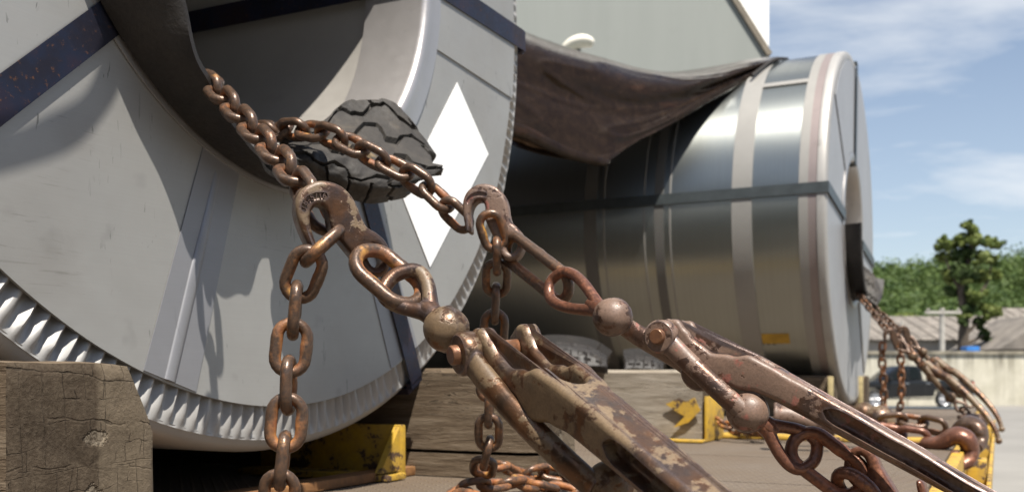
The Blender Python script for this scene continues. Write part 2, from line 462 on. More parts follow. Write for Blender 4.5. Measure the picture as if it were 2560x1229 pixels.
# end grain: checks across a grey brown face with ring arcs (local X, Z on the face)
t = NT('end_grain_wood'); c = t.co()
rg = t.n('ShaderNodeTexWave', wave_type='RINGS', rings_direction='Y'); t.put(rg.inputs['Vector'], t.co(scale=(1, .15, 1)))
rg.inputs['Scale'].default_value = 55; rg.inputs['Distortion'].default_value = 6.0; rg.inputs['Detail'].default_value = 4
fib = t.noise(c, 260, 5, .75); big = t.noise(c, 13, 6, .65); mid_ = t.noise(c, 60, 4, .7)
sxx = t.n('ShaderNodeSeparateXYZ'); t.put(sxx.inputs[0], c)
half = t.ramp(t.math('ADD', sxx.outputs['X'], t.math('MULTIPLY', t.math('SUBTRACT', big, .5), .006)), [(.010, 0.), (.0125, 1.)])
k = t.ramp(big, [(.30, (.034, .025, .017)), (.52, (.058, .043, .029)), (.72, (.088, .067, .046))])
k = t.mix(half, k, t.ramp(big, [(.30, (.105, .082, .056)), (.55, (.142, .112, .078)), (.75, (.19, .15, .106))]))
k = t.mix(t.math('MULTIPLY', rg.outputs['Fac'], .16), k, (.06, .044, .03))
k = t.mix(t.ramp(fib, [(.42, 0.), (.75, .32)]), k, (.20, .16, .115))
k = t.mix(t.ramp(mid_, [(.3, .35), (.5, 0.)]), k, (.045, .032, .022))
def checks(w_, h_, sc2, mort, gs, g0, g1, warp=.012, rot=0):
    nz = t.n('ShaderNodeTexNoise'); nz.inputs['Scale'].default_value = 24; nz.inputs['Detail'].default_value = 5; t.put(nz.inputs['Vector'], c)
    sb_ = t.n('ShaderNodeVectorMath', operation='SUBTRACT'); t.put(sb_.inputs[0], nz.outputs['Color']); sb_.inputs[1].default_value = (.5, .5, .5)
    sc_ = t.n('ShaderNodeVectorMath', operation='SCALE'); t.put(sc_.inputs[0], sb_.outputs[0]); sc_.inputs['Scale'].default_value = warp * 2
    ad = t.n('ShaderNodeVectorMath', operation='ADD'); t.put(ad.inputs[0], t.co(rot=(R(90), 0, 0))); t.put(ad.inputs[1], sc_.outputs[0])
    mp_ = t.n('ShaderNodeMapping'); t.put(mp_.inputs[0], ad.outputs[0]); mp_.inputs['Rotation'].default_value = (0, 0, R(rot))
    bk = t.n('ShaderNodeTexBrick'); t.put(bk.inputs['Vector'], mp_.outputs[0]); bk.inputs['Scale'].default_value = 1
    bk.inputs['Brick Width'].default_value = w_; bk.inputs['Row Height'].default_value = h_; bk.inputs['Mortar Size'].default_value = mort; bk.inputs['Mortar Smooth'].default_value = .6
    g_ = t.ramp(t.noise(c, gs, 3), [(g0, 0.), (g1, 1.)])
    return t.math('MULTIPLY', bk.outputs['Fac'], g_)
ck = t.math('MAXIMUM', t.math('MULTIPLY', checks(.021, .5, 1, .0005, 30, .44, .6, .005, 3), .55), t.math('MAXIMUM', checks(.5, .038, 1, .0011, 14, .46, .58, .012, -4), t.math('MULTIPLY', checks(.030, .019, 1, .0005, 38, .5, .62, .012), .8)))
def gouge(x, z, rx, rz):
    ms = t.n('ShaderNodeVectorMath', operation='SUBTRACT'); t.put(ms.inputs[0], c); ms.inputs[1].default_value = (x, 0, z)
    mm = t.n('ShaderNodeVectorMath', operation='MULTIPLY'); t.put(mm.inputs[0], ms.outputs[0]); mm.inputs[1].default_value = (1 / rx, 0, 1 / rz)
    ln = t.n('ShaderNodeVectorMath', operation='LENGTH'); t.put(ln.inputs[0], mm.outputs[0])
    return t.ramp(t.math('ADD', ln.outputs['Value'], t.math('MULTIPLY', t.math('SUBTRACT', mid_, .5), 1.7)), [(.62, 1.), (.85, 0.)])
gg = t.math('MAXIMUM', gouge(.008, .024, .014, .009), gouge(.004, -.027, .013, .016))
k = t.mix(t.math('MULTIPLY', ck, .9), k, (.012, .009, .006))
k = t.mix(t.math('MULTIPLY', gg, .55), k, t.ramp(fib, [(.4, (.04, .03, .02)), (.6, (.34, .29, .22))]))
h = t.math('SUBTRACT', t.math('ADD', t.math('MULTIPLY', fib, .6), t.math('MULTIPLY', mid_, .6)), t.math('ADD', t.math('MULTIPLY', ck, 1.6), t.math('MULTIPLY', gg, 2.2)))
M['endgrain'] = t.set(k, .88, 0, t.bump(h, .6, .003), spec=.15)
# ---- yellow paint, chipped
t = NT('chipped_yellow_paint'); c = t.co()
n1 = t.noise(c, 22, 6, .7); n2 = t.noise(c, 90, 4, .7)
k = t.mix(t.ramp(n2, [(.3, 0.), (.7, 1.)]), (.55, .345, .03), (.43, .25, .025))
k = t.mix(t.ramp(n1, [(.40, 0.), (.62, .6)]), k, (.28, .19, .07))
k = t.mix(t.ramp(t.math('ADD', n1, t.math('MULTIPLY', t.math('SUBTRACT', n2, .5), .4)), [(.56, 0.), (.59, 1.)]), k, (.085, .052, .034))
M['yellow'] = t.set(k, .55, 0, t.bump(n2, .3, .001))
M['yellow_pale'] = m_plain('faded_yellow_paint', (.42, .34, .17), .7, 0, 30, .3)
M['label'] = m_plain('painted_reflection', (.42, .25, .03), .6, 0, 30, .25)  # colour of an orange reflection painted onto the far coil
# ---- deck tread plate
t = NT('worn_tread_plate'); c = t.co()
n1 = t.noise(c, 5, 6, .65); n2 = t.noise(c, 60, 4, .7)
k = t.ramp(n1, [(.30, (.19, .125, .065)), (.48, (.25, .195, .125)), (.62, (.285, .24, .18)), (.76, (.33, .21, .09))])
k = t.mix(t.ramp(n2, [(.45, 0.), (.75, .5)]), k, (.15, .11, .075))
b1 = t.n('ShaderNodeTexBrick'); t.put(b1.inputs['Vector'], t.co(rot=(0, 0, R(45)), scale=(1, 1, 1)))
b1.inputs['Scale'].default_value = 26; b1.inputs['Mortar Size'].default_value = .22; b1.inputs['Mortar Smooth'].default_value = .4
b1.inputs['Brick Width'].default_value = .62; b1.inputs['Row Height'].default_value = .42
k = t.mix(t.math('MULTIPLY', b1.outputs['Fac'], .85), k, (.085, .062, .045))
M['deck'] = t.set(k, .72, .0, t.bump(t.math('SUBTRACT', t.math('MULTIPLY', n2, .4), b1.outputs['Fac']), .9, .004))
t = NT('rusty_flat_bar'); c = t.co()
n1 = t.noise(c, 14, 6, .7); n2 = t.noise(c, 120, 4, .7)
k = t.ramp(n1, [(.3, (.10, .05, .025)), (.5, (.22, .105, .04)), (.7, (.34, .17, .06))])
M['rustbar'] = t.set(t.mix(t.ramp(n2, [(.5, 0.), (.8, .5)]), k, (.05, .03, .02)), .7, .2, t.bump(n2, .5, .002))
M['tarp_b'] = None
# ---- tarpaulin
t = NT('brown_vinyl_tarp'); c = t.co()
n1 = t.noise(t.co(scale=(1, 1, 2.2), rot=(0, .5, 0)), 4.5, 6, .6, .8); n2 = t.noise(c, 26, 5, .65, .5); n3 = t.noise(c, 160, 3, .6)
k = t.ramp(n2, [(.30, (.010, .0055, .003)), (.5, (.014, .008, .004)), (.7, (.020, .011, .0055))])
k = t.mix(t.ramp(n1, [(.60, 0.), (.68, .4)]), k, (.040, .018, .009))
M['tarp'] = t.set(k, t.ramp(n2, [(.3, .17), (.7, .30)]), 0, t.bump(t.math('ADD', n1, t.math('MULTIPLY', n2, .05)), .22, .015), spec=.20)
# ---- surroundings
M['wallconc'] = None
t = NT('stained_concrete_wall'); c = t.co()
n1 = t.noise(t.co(scale=(1, 1, .08)), 2.6, 6, .68); n2 = t.noise(c, .7, 5, .6); n3 = t.noise(c, 7, 4, .7)
sz = t.n('ShaderNodeSeparateXYZ'); t.put(sz.inputs[0], t.tc.outputs['Object'])
top = t.ramp(t.math('ADD', t.math('MULTIPLY', sz.outputs['Z'], 1.0), 0.0), [(-.5, 0.), (.95, 1.)])
k = t.ramp(n2, [(.3, (.40, .375, .29)), (.55, (.52, .49, .40)), (.75, (.58, .55, .46))])
st = t.math('MULTIPLY', t.ramp(n1, [(.47, 0.), (.62, 1.)]), t.math('ADD', top, .22), True)
k = t.mix(t.math('MULTIPLY', st, .8), k, (.13, .115, .085))
k = t.mix(t.ramp(n3, [(.55, 0.), (.8, .3)]), k, (.28, .26, .20))
M['wallconc'] = t.set(k, .9, 0, t.bump(n3, .4, .02))
M['walldark'] = m_plain('weathered_wall_cap', (.24, .215, .165), .9, 0, 3, .5, .5, .02)
M['ground'] = m_plain('pale_yard_concrete', (.20, .19, .172), .92, 0, .5, .14, .3, .01)
M['roof'] = m_plain('weathered_roof_sheet', (.17, .150, .128), .9, 0, 1.3, .40, .4, .03)
M['plaster'] = m_plain('house_plaster', (.40, .37, .33), .9, 0, 2, .2)
M['black_paint'] = m_plain('black_car_paint', (.010, .011, .013), .25, 0, 3, .1, .0)
t = NT('tinted_glass'); M['glass'] = t.set((.012, .016, .018), .08, 0, spec=.6)
M['tyre_plain'] = m_plain('car_tyre', (.018, .018, .018), .8, 0, 30, .2)
M['alloy'] = m_plain('alloy_rim', (.55, .55, .56), .35, .7, 10, .05)
M['tail'] = m_plain('red_lamp_lens', (.45, .02, .015), .3, 0, 10, .05)
M['chrome'] = m_plain('bright_bumper', (.55, .56, .57), .25, .9, 10, .05)
M['pole'] = m_plain('concrete_pole', (.40, .375, .33), .9, 0, 3, .15)
M['bldwhite'] = m_plain('white_wall_paint', (.84, .83, .79), .8, 0, .8, .03, .1)
t = NT('grey_cladding_paint'); c = t.co(rot=(0, R(32), 0), scale=(2.6, 1, .3))
n1 = t.noise(c, 1.6, 5, .6); n2 = t.noise(t.co(), 3.5, 4, .6)
k = t.mix(t.ramp(n1, [(.35, 0.), (.75, 1.)]), (.235, .25, .232), (.255, .27, .25))
M['cladding'] = t.set(t.mix(t.ramp(n2, [(.6, 0.), (.8, .3)]), k, (.20, .21, .19)), .75, 0, t.bump(n1, .2, .01))
M['trim'] = m_plain('brown_edge_trim', (.17, .145, .11), .8, 0, 6, .3)
M['mirrorwhite'] = m_plain('cream_plastic', (.66, .63, .54), .45, 0, 8, .08)
M['bluesheet'] = m_plain('blue_plastic', (.03, .16, .45), .5, 0, 5, .2)
def m_leaf(name, a, b, s1=.9, s2=6.0):
    t = NT(name); c = t.co()
    n = t.noise(c, s1, 3, .6); n2 = t.noise(c, s2, 2, .6)
    k = t.mix(t.ramp(t.math('ADD', t.math('MULTIPLY', n, .5), t.math('MULTIPLY', n2, .5)), [(.35, 0.), (.65, 1.)]), a, b)
    m = t.set(k, .6, 0, spec=.25)
    tr = t.n('ShaderNodeBsdfTranslucent'); t.put(tr.inputs[0], k)
    mx = t.n('ShaderNodeMixShader'); mx.inputs[0].default_value = .28
    t.t.links.new(t.b.outputs[0], mx.inputs[1]); t.t.links.new(tr.outputs[0], mx.inputs[2]); t.t.links.new(mx.outputs[0], t.out.inputs[0])
    return m
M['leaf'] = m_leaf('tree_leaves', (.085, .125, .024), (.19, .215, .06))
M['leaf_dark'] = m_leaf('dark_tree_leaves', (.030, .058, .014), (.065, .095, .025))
M['hill_leaf'] = m_leaf('forest_leaves', (.026, .056, .014), (.115, .160, .042), .085, .45)
M['bark'] = m_plain('tree_bark', (.075, .058, .042), .9, 0, 5, .3, .6, .02)
M['hillsoil'] = m_plain('forest_floor', (.035, .055, .016), .9, 0, .05, .3)

# ---------------------------------------------------------------- places on the trailer
C1 = V((-0.309, 1.33, 0.648)); C2 = V((1.487, 4.362, 0.624))
DECK = -0.170; GROUND = -1.40; RC = 0.75
def T(s, t, z):
    """trailer space: s along the trailer, t out of the coil face, z above the camera height"""
    return V((C1.x, C1.y, 0)) + U_ * s + N_ * t + Z_ * z
MT = Matrix((N_, U_, Z_)).transposed().to_4x4(); MT.translation = V((C1.x, C1.y, 0))    # local (t, s, z)
def coil_frame(C):
    m = Matrix((U_, Z_, N_)).transposed().to_4x4(); m.translation = C
    return m                                                                           # local (s, z, t)
K1, K2 = coil_frame(C1), coil_frame(C2)
def face_pt(px, py, t=0, C=C1):
    d = V(((px - 1280) / F, 1, (HZ - py) / F)); k = (N_.dot(C) + t) / N_.dot(d); q = d * k - C
    return q.dot(U_), q.z
def pol(r, deg): return r * math.cos(R(deg)), r * math.sin(R(deg))
I4 = Matrix.Identity(4)

# ---------------------------------------------------------------- ground, wall, houses, hill
g = MB(); n = 40
for i in range(2):
    pass
g.add([(-900, -60, GROUND), (900, -60, GROUND), (900, 1500, GROUND), (-900, 1500, GROUND)], [(0, 1, 2, 3)])
tag(link('ground', g.mesh('ground', None), M['ground']), kind='structure', label='pale concrete yard beside the trailer')

YW = 45.2
wl = empty('boundary_wall', 'long stained concrete wall behind the black pickup', 'wall', V((0, YW, GROUND)))
for i, x0 in enumerate(range(-30, 72, 6)):
    b = MB(); b.box((x0 + .012, YW, GROUND), (x0 + 5.988, YW + .15, .92)); link('wall_panel', b.mesh('wall_panel', None), M['wallconc'], wl)
    b = MB(); b.box((x0 - .13, YW - .06, GROUND), (x0 + .13, YW - .002, .915)); link('pier', b.mesh('pier', None), M['wallconc'], wl)
b = MB(); b.box((-30, YW - .1, .922), (72, YW + .24, 1.05)); link('coping', b.mesh('coping', None), M['walldark'], wl)

def house(x0, x1, y0, y1, eave, ridge, axis, label, hip=0):
    h = empty('house', label, 'house', V(((x0 + x1) / 2, (y0 + y1) / 2, GROUND)))
    b = MB(); b.box((x0, y0, GROUND), (x1, y1, eave - .05)); link('wall', b.mesh('wall', None), M['plaster'], h)
    o = .5; b = MB()
    if axis == 'x':
        ym = (y0 + y1) / 2
        vs = [(x0 - o, y0 - o, eave), (x1 + o, y0 - o, eave), (x1 + o, y1 + o, eave), (x0 - o, y1 + o, eave), (x0 - o + hip, ym, ridge), (x1 + o - hip, ym, ridge)]
        fs = [(0, 1, 5, 4), (2, 3, 4, 5), (1, 2, 5), (3, 0, 4), (3, 2, 1, 0)]
    else:
        xm = (x0 + x1) / 2
        vs = [(x0 - o, y0 - o, eave), (x1 + o, y0 - o, eave), (x1 + o, y1 + o, eave), (x0 - o, y1 + o, eave), (xm, y0 - o + hip, ridge), (xm, y1 + o - hip, ridge)]
        fs = [(0, 1, 4), (1, 2, 5, 4), (2, 3, 5), (3, 0, 4, 5), (3, 2, 1, 0)]
    b.add(vs, fs); link('roof', b.mesh('roof', None), M['roof'], h)
    b = MB()
    k = int((x1 - x0 + 2 * o) / .9)
    for i in range(k + 1):
        xx = x0 - o + (x1 - x0 + 2 * o) * i / k
        if axis == 'x' and hip == 0:
            b.tube([(xx, y0 - o, eave + .03), (xx, (y0 + y1) / 2, ridge + .03)], .05, 4)
    if b.v: link('roof_rib', b.mesh('roof_rib', None), M['roof'], h)
    for wx in (x0 + .25 * (x1 - x0), x0 + .65 * (x1 - x0)):
        b = MB(); b.box((wx, y0 - .03, eave - 1.9), (wx + 1.1, y0 + .02, eave - .9)); link('window', b.mesh('window', None), M['glass'], h)
    return h
house(19, 31, 57, 67, 1.95, 3.6, 'x', 'long low house with grey sheet roof behind the wall, nearest the coil')
house(24.6, 29.2, 50, 55.0, 1.25, 3.05, 'y', 'small house with dark gable end behind the concrete pole')
house(31.5, 46, 60, 70, 2.2, 4.3, 'x', 'grey sheet roofed house right of the tree trunk')
house(28.2, 40, 47, 54, 1.05, 3.9, 'x', 'nearest house with steep hipped grey roof at the far right of the wall', 3.4)
b = MB(); b.box((22.1, 48.6, .9), (22.75, 49.3, 1.36)); b.box((22.05, 48.55, GROUND), (22.8, 49.35, .9))
tag(link('water_tank', b.mesh('water_tank', 30, .06), M['bluesheet']), 'small blue plastic tank showing above the wall', 'tank')

pl = empty('utility_pole', 'pale concrete pole with a short crossarm behind the wall', 'pole', V((21.5, 50, GROUND)))
b = MB(); b.tube([(21.5, 50, GROUND), (21.5, 50, 3.3)], [.17, .13], 8); link('post', b.mesh('post'), M['pole'], pl)
b = MB(); b.box((20.6, 49.83, 3.02), (22.4, 49.87, 3.16)); link('crossarm', b.mesh('crossarm', None), M['pole'], pl)
for dx_ in (-.75, 0, .75):
    b = MB(); b.lathe([(.0, .0), (.05, .0), (.07, .06), (.03, .12), (.0, .13)], 8, M=Matrix.Translation((21.5 + dx_, 49.85, 3.162))); link('insulator', b.mesh('insulator'), M['pole'], pl)
b = MB(); b.tube([(18.9, 48.5, GROUND), (18.9, 48.5, 2.6)], [.06, .05], 6)
tag(link('thin_post', b.mesh('thin_post'), M['pole']), 'thin rusty post between the coil chains and the concrete pole', 'post')

# hill
def hill_h(x, y):
    r = 55 * math.exp(-((y - 480) / 230) ** 2)
    k = .55 + .22 * math.sin(x / 70 + .4) + .14 * math.sin(x / 31 + 1.2) + .10 * noise.noise((x / 60, y / 60, 0))
    side = .62 + .55 * max(0, min(1, (x - 170) / 120))
    return GROUND - 2 + r * (k * .55 + side * .62)
vs = []; fs = []; nx, ny = 70, 30
for j in range(ny + 1):
    for i in range(nx + 1):
        x = -500 + 1300 * i / nx; y = 120 + 560 * j / ny
        vs.append((x, y, hill_h(x, y) * min(1, (y - 120) / 90) + (GROUND - 1) * (1 - min(1, (y - 120) / 90))))
for j in range(ny):
    for i in range(nx):
        a = j * (nx + 1) + i; fs.append((a, a + 1, a + nx + 2, a + nx + 1))
tag(link('hill', pydata('hill', vs, fs, 180), M['hillsoil']), kind='structure', label='green wooded hill behind the houses')

def leaf_cloud(vs, fs, c, rx, rz, n, size, rng):
    """n small leaf clumps on and in an uneven ellipsoid"""
    lob = [V((rng.uniform(-1, 1), rng.uniform(-1, 1), rng.uniform(-.6, 1))).normalized() for _ in range(5)]
    for _ in range(n):
        d = V((rng.gauss(0, 1), rng.gauss(0, 1), rng.gauss(0, 1))).normalized()
        k = .55 + .45 * max(0, max(d.dot(l) for l in lob)) ** 2
        rr = k * rng.uniform(.55, 1) ** .5
        p = V(c) + V((d.x * rx * rr, d.y * rx * rr, d.z * rz * rr))
        nrm = (d + V((rng.uniform(-.7, .7), rng.uniform(-.7, .7), rng.uniform(-.3, .9)))).normalized()
        a = nrm.orthogonal().normalized(); a.rotate(Matrix.Rotation(rng.uniform(0, 6.28), 3, nrm)); bb = nrm.cross(a)
        s = size * rng.uniform(.6, 1.3); i = len(vs)
        vs += [p - a * s, p - bb * s * .55, p + a * s + nrm * s * .2, p + bb * s * .6]
        fs.append((i, i + 1, i + 2, i + 3))
rng = random.Random(3)
vs = []; fs = []
cnt = 0
while cnt < 3400:
    y = rng.uniform(200, 560); x = rng.uniform(-.05, .62) * y + rng.uniform(-10, 10)
    if .22 * y > x and rng.random() < .7: continue
    z = hill_h(x, y) * min(1, (y - 120) / 90) + (GROUND - 1) * (1 - min(1, (y - 120) / 90))
    r = (y * rng.uniform(.0065, .0140) + .4) * (1.25 if rng.random() < .2 else 1); hh = r * rng.uniform(.8, 1.5)
    leaf_cloud(vs, fs, (x, y, z + hh * .75), r, hh, 80, .13 * r + .12, rng); cnt += 1
tag(link('forest', pydata('forest', vs, fs, None), M['hill_leaf']), 'dense green forest covering the hill', 'forest', kind='stuff')

vs = []; fs = []; rng = random.Random(8)
for i in range(90):
    x = -60 + 125 * i / 90 + rng.uniform(-2, 2); y = -16 - rng.uniform(0, 14); hh = rng.uniform(3.0, 6.2)
    leaf_cloud(vs, fs, (x, y, GROUND + hh * .9), hh * .75, hh, 150, .75, rng)
    leaf_cloud(vs, fs, (x + 1, y + 2.5, GROUND + 1.2), 2.4, 1.6, 50, .6, rng)
tag(link('treeline', pydata('treeline', vs, fs, None), M['leaf_dark']), 'dark trees along the near side of the yard', 'trees', kind='stuff')

# the tree behind the wall
def tree(name, label, base, blobs, mat, limbs, leaf, seed, group=None, dens=1.0):
    rg_ = random.Random(seed); o = empty(name, label, 'tree', V(base), group)
    b = MB()
    for path, r0, r1 in limbs:
        p = cat_rom(path, 5); b.tube(p, [r0 + (r1 - r0) * i / (len(p) - 1) for i in range(len(p))], 8)
    link('trunk', b.mesh('trunk'), M['bark'], o)
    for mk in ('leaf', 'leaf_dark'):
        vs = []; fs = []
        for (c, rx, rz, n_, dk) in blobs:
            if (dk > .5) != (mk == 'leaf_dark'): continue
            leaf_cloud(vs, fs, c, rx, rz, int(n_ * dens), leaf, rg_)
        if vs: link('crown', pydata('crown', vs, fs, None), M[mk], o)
    return o
D = 52.0
def q(px, py, dd=0): return P(px, py, D + dd)
blobs = []
rg_ = random.Random(11)
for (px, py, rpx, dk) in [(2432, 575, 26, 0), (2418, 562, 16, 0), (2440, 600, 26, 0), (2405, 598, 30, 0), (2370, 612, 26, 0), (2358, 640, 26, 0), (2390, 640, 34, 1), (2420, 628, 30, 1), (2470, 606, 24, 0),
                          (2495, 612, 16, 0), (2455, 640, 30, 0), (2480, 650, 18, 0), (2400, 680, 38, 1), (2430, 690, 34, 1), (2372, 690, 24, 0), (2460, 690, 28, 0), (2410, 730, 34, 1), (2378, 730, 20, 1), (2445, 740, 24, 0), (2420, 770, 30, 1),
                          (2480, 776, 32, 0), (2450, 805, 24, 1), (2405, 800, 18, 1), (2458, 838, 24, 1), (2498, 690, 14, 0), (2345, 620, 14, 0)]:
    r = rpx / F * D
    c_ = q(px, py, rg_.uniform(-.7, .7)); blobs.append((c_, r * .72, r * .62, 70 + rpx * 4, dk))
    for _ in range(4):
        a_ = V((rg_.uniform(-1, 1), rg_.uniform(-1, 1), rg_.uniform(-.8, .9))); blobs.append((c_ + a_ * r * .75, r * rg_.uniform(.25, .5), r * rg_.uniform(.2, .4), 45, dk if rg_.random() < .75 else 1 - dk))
tree('broadleaf_tree', 'tall leafy tree with dark trunk rising behind the concrete wall', (q(2412, 870).x, D, GROUND), blobs, None,
     [([V((q(2410, 900).x, D, GROUND)), q(2408, 850), q(2412, 790), q(2402, 720), q(2425, 640), q(2430, 570)], .34, .06),
      ([q(2410, 790), q(2440, 750), q(2470, 700), q(2480, 640)], .16, .03), ([q(2405, 730), q(2380, 690), q(2362, 640)], .14, .03),
      ([q(2410, 840), q(2440, 810), q(2475, 780)], .13, .03), ([q(2412, 860), q(2436, 850), q(2458, 838)], .12, .05)], .13, 5)
for k, (px, py, r, lab) in enumerate([(2262, 800, 22, 'low green shrub tree behind the houses left of the pole'), (2540, 812, 26, 'low green bush behind the houses at the right edge')]):
    c = P(px, py, 72); rr = r / F * 72
    tree('bush_tree', lab, (c.x, 72, GROUND), [(c, rr * 1.6, rr, 500, 0), (c + V((rr * .9, 0, -rr * .4)), rr, rr * .8, 300, 1)], None, [([V((c.x, 72, GROUND)), c], .12, .04)], .17, 20 + k)

# ---------------------------------------------------------------- black pickup
def pickup():
    YP = 42.7; x0 = P(2412, 0, YP).x - 5.2; L = 5.25
    o = empty('pickup_truck', 'black four door pickup parked along the concrete wall', 'pickup', V((x0 + L / 2, YP, GROUND)))
    def X(a): return x0 + a
    mk = lambda pts: [V((X(a), GROUND + h)) for a, h in pts]
    Mx = Matrix(((1, 0, 0, 0), (0, 0, -1, YP + 0.9), (0, 1, 0, 0), (0, 0, 0, 1)))
    body = [(.05, .45), (.02, .75), (.12, .98), (.55, 1.08), (1.28, 1.14), (1.35, 1.14), (3.45, 1.15), (5.15, 1.16), (5.2, 1.1), (5.18, .55), (4.37, .5), (4.33, .72), (4.13, .86), (3.77, .86), (3.57, .72), (3.53, .47), (1.45, .42), (1.42, .7), (1.22, .85), (.86, .85), (.68, .7), (.64, .45)]
    b = MB(); b.slab([(x0 + a, GROUND + h) for a, h in body], 0, 1.78, Mx); link('body', b.mesh('body', 30, .04, 2), M['black_paint'], o)
    cab = [(1.30, 1.145), (2.0, 1.70), (2.25, 1.765), (2.80, 1.765), (3.02, 1.70), (3.12, 1.155)]
    b = MB(); b.slab([(x0 + a, GROUND + h) for a, h in cab], .12, 1.66, Mx); link('cab', b.mesh('cab', 30, .05, 2), M['black_paint'], o)
    for pts in ([(1.62, 1.19), (2.08, 1.63), (2.42, 1.68), (2.42, 1.19)], [(2.54, 1.19), (2.54, 1.68), (2.76, 1.68), (2.90, 1.62), (2.98, 1.19)]):
        b = MB(); b.slab([(x0 + a, GROUND + h) for a, h in pts], 1.662, 1.668, Mx); link('window', b.mesh('window', None), M['glass'], o)
    for a in (1.05, 3.95):
        w = empty_child('wheel', o, V((X(a), YP - .86, GROUND + .37)))
        b = MB(); Mw = Matrix.Rotation(R(90), 4, 'X')
        b.lathe([(.26, -.1), (.33, -.115), (.37, -.08), (.37, .08), (.33, .115), (.26, .1)], 28, M=Mw); link('tyre', b.mesh('tyre'), M['tyre_plain'], w, local=I4)
        b = MB(); b.lathe([(.0, .05), (.06, .06), (.08, .03), (.2, .02), (.235, .07), (.26, .08), (.265, -.05), (.0, -.05)], 24, M=Mw)
        for k in range(6):
            c = R(60 * k); b.tube([(.05 * math.cos(c), -.06, .05 * math.sin(c)), (.23 * math.cos(c), -.07, .23 * math.sin(c))], .032, 6)
        link('rim', b.mesh('rim'), M['alloy'], w, local=I4)
    b = MB(); b.box((X(5.05), YP - .885, GROUND + .82), (X(5.205), YP - .80, GROUND + 1.08)); link('taillight', b.mesh('taillight', 30, .015), M['tail'], o)
    b = MB(); b.box((X(5.1), YP - .86, GROUND + .48), (X(5.33), YP + .86, GROUND + .66)); link('bumper', b.mesh('bumper', 30, .03), M['chrome'], o)
    for a in (2.28, 3.18):
        b = MB(); b.box((X(a), YP - .905, GROUND + 1.0), (X(a + .18), YP - .875, GROUND + 1.04)); link('door_handle', b.mesh('door_handle', 30, .01), M['chrome'], o)
    for a in (1.5, 2.48, 3.16):
        b = MB(); b.box((X(a), YP - .884, GROUND + .5), (X(a) + .018, YP - .874, GROUND + 1.12)); link('door_gap', b.mesh('door_gap', None), M['tyre_plain'], o)
    b = MB(); b.box((X(1.62), YP - 1.06, GROUND + 1.12), (X(1.74), YP - .88, GROUND + 1.30)); link('side_mirror', b.mesh('side_mirror', 30, .03), M['black_paint'], o)
    b = MB(); b.box((X(1.5), YP - .9, GROUND + .36), (X(3.5), YP - .78, GROUND + .42)); link('side_step', b.mesh('side_step', 30, .015), M['tyre_plain'], o)
def empty_child(name, parent, world_loc):
    e = bpy.data.objects.new(name, None); COL.objects.link(e); e.parent = parent
    e.matrix_local = wmat(parent).inverted() @ Matrix.Translation(world_loc); e.empty_display_size = .05
    WM[e.name] = Matrix.Translation(world_loc)
    return e
pickup()

# ---------------------------------------------------------------- white building with grey cladding
bd = empty('white_building', 'tall white building with grey sloped cladding behind the tarpaulin', 'building', V((-3, 12, GROUND)))
b = MB(); b.box((-9, 9.0, GROUND), (2.312, 18, 9)); link('wall', b.mesh('wall', None), M['bldwhite'], bd)
e0 = P(1922, 139, 8.86); e1 = P(1592, -385, 8.86)
b = MB(); b.slab([(e0.x, e0.z), (e1.x, e1.z), (-8.8, e1.z), (-8.8, 1.2), (e0.x - .2, 1.2)], 0, .1, Matrix(((1, 0, 0, 0), (0, 0, -1, 8.96), (0, 1, 0, 0), (0, 0, 0, 1))))
link('cladding', b.mesh('cladding', None), M['cladding'], bd)
dv = (e1 - e0).normalized(); nv = V((dv.z, 0, -dv.x)); nv = nv if nv.x > 0 else -nv
b = MB(); qq = [e0 - nv * .02, e0 + nv * .028, e1 + nv * .028, e1 - nv * .02]
b.slab([(p.x, p.z) for p in qq], 0, .14, Matrix(((1, 0, 0, 0), (0, 0, -1, 8.97), (0, 1, 0, 0), (0, 0, 0, 1)))); link('edge_trim', b.mesh('edge_trim', None), M['trim'], bd)

# ---------------------------------------------------------------- unseen lorry shape, added as something dark for the far coil to reflect
cv = empty('reflection_blocker', 'unseen dark lorry shape added left of the trailer for the far coil to reflect', 'reflection blocker', V((-3.9, 1.5, GROUND)))
vs = []; fs = []; nu_, nv_ = 40, 24
prof = [(-2.65, -.3), (-2.62, 1.2), (-2.66, 2.6), (-2.8, 3.35), (-3.2, 3.62), (-3.9, 3.72), (-4.6, 3.62), (-5.0, 3.3), (-5.1, 1.5), (-5.1, -.3)]
pp = cat_rom([V((a, 0, c_)) for a, c_ in prof], 4)
for j in range(nu_ + 1):
    y = -3.2 + 8.4 * j / nu_
    for p in pp: vs.append((p.x + .05 * noise.noise((y * 1.3, p.z * 1.5, p.x)), y, p.z + .06 * noise.noise((y * .9, p.x * 2, 4))))
w_ = len(pp)
for j in range(nu_):
    for i in range(w_ - 1): fs.append((j * w_ + i, j * w_ + i + 1, (j + 1) * w_ + i + 1, (j + 1) * w_ + i))
fs += [tuple(range(w_)), tuple(nu_ * w_ + i for i in range(w_ - 1, -1, -1))]
link('cover', pydata('cover', vs, fs, 50), M['tarp'], cv)
b = MB(); b.box((-5.0, -3.1, -.75), (-2.75, 5.1, -.302)); link('bed', b.mesh('bed', None), M['rustbar'], cv)
for y in (-2.2, -1.0, 3.6, 4.5):
    for x in (-4.75, -2.95):
        b = MB(); b.lathe([(.2, -.13), (.42, -.15), (.48, -.1), (.48, .1), (.42, .15), (.2, .13), (.2, -.13)], 20, M=Matrix.Translation((x, y, GROUND + .48)) @ Matrix.Rotation(R(90), 4, 'Y')); link('wheel', b.mesh('wheel'), M['tyre_plain'], cv)

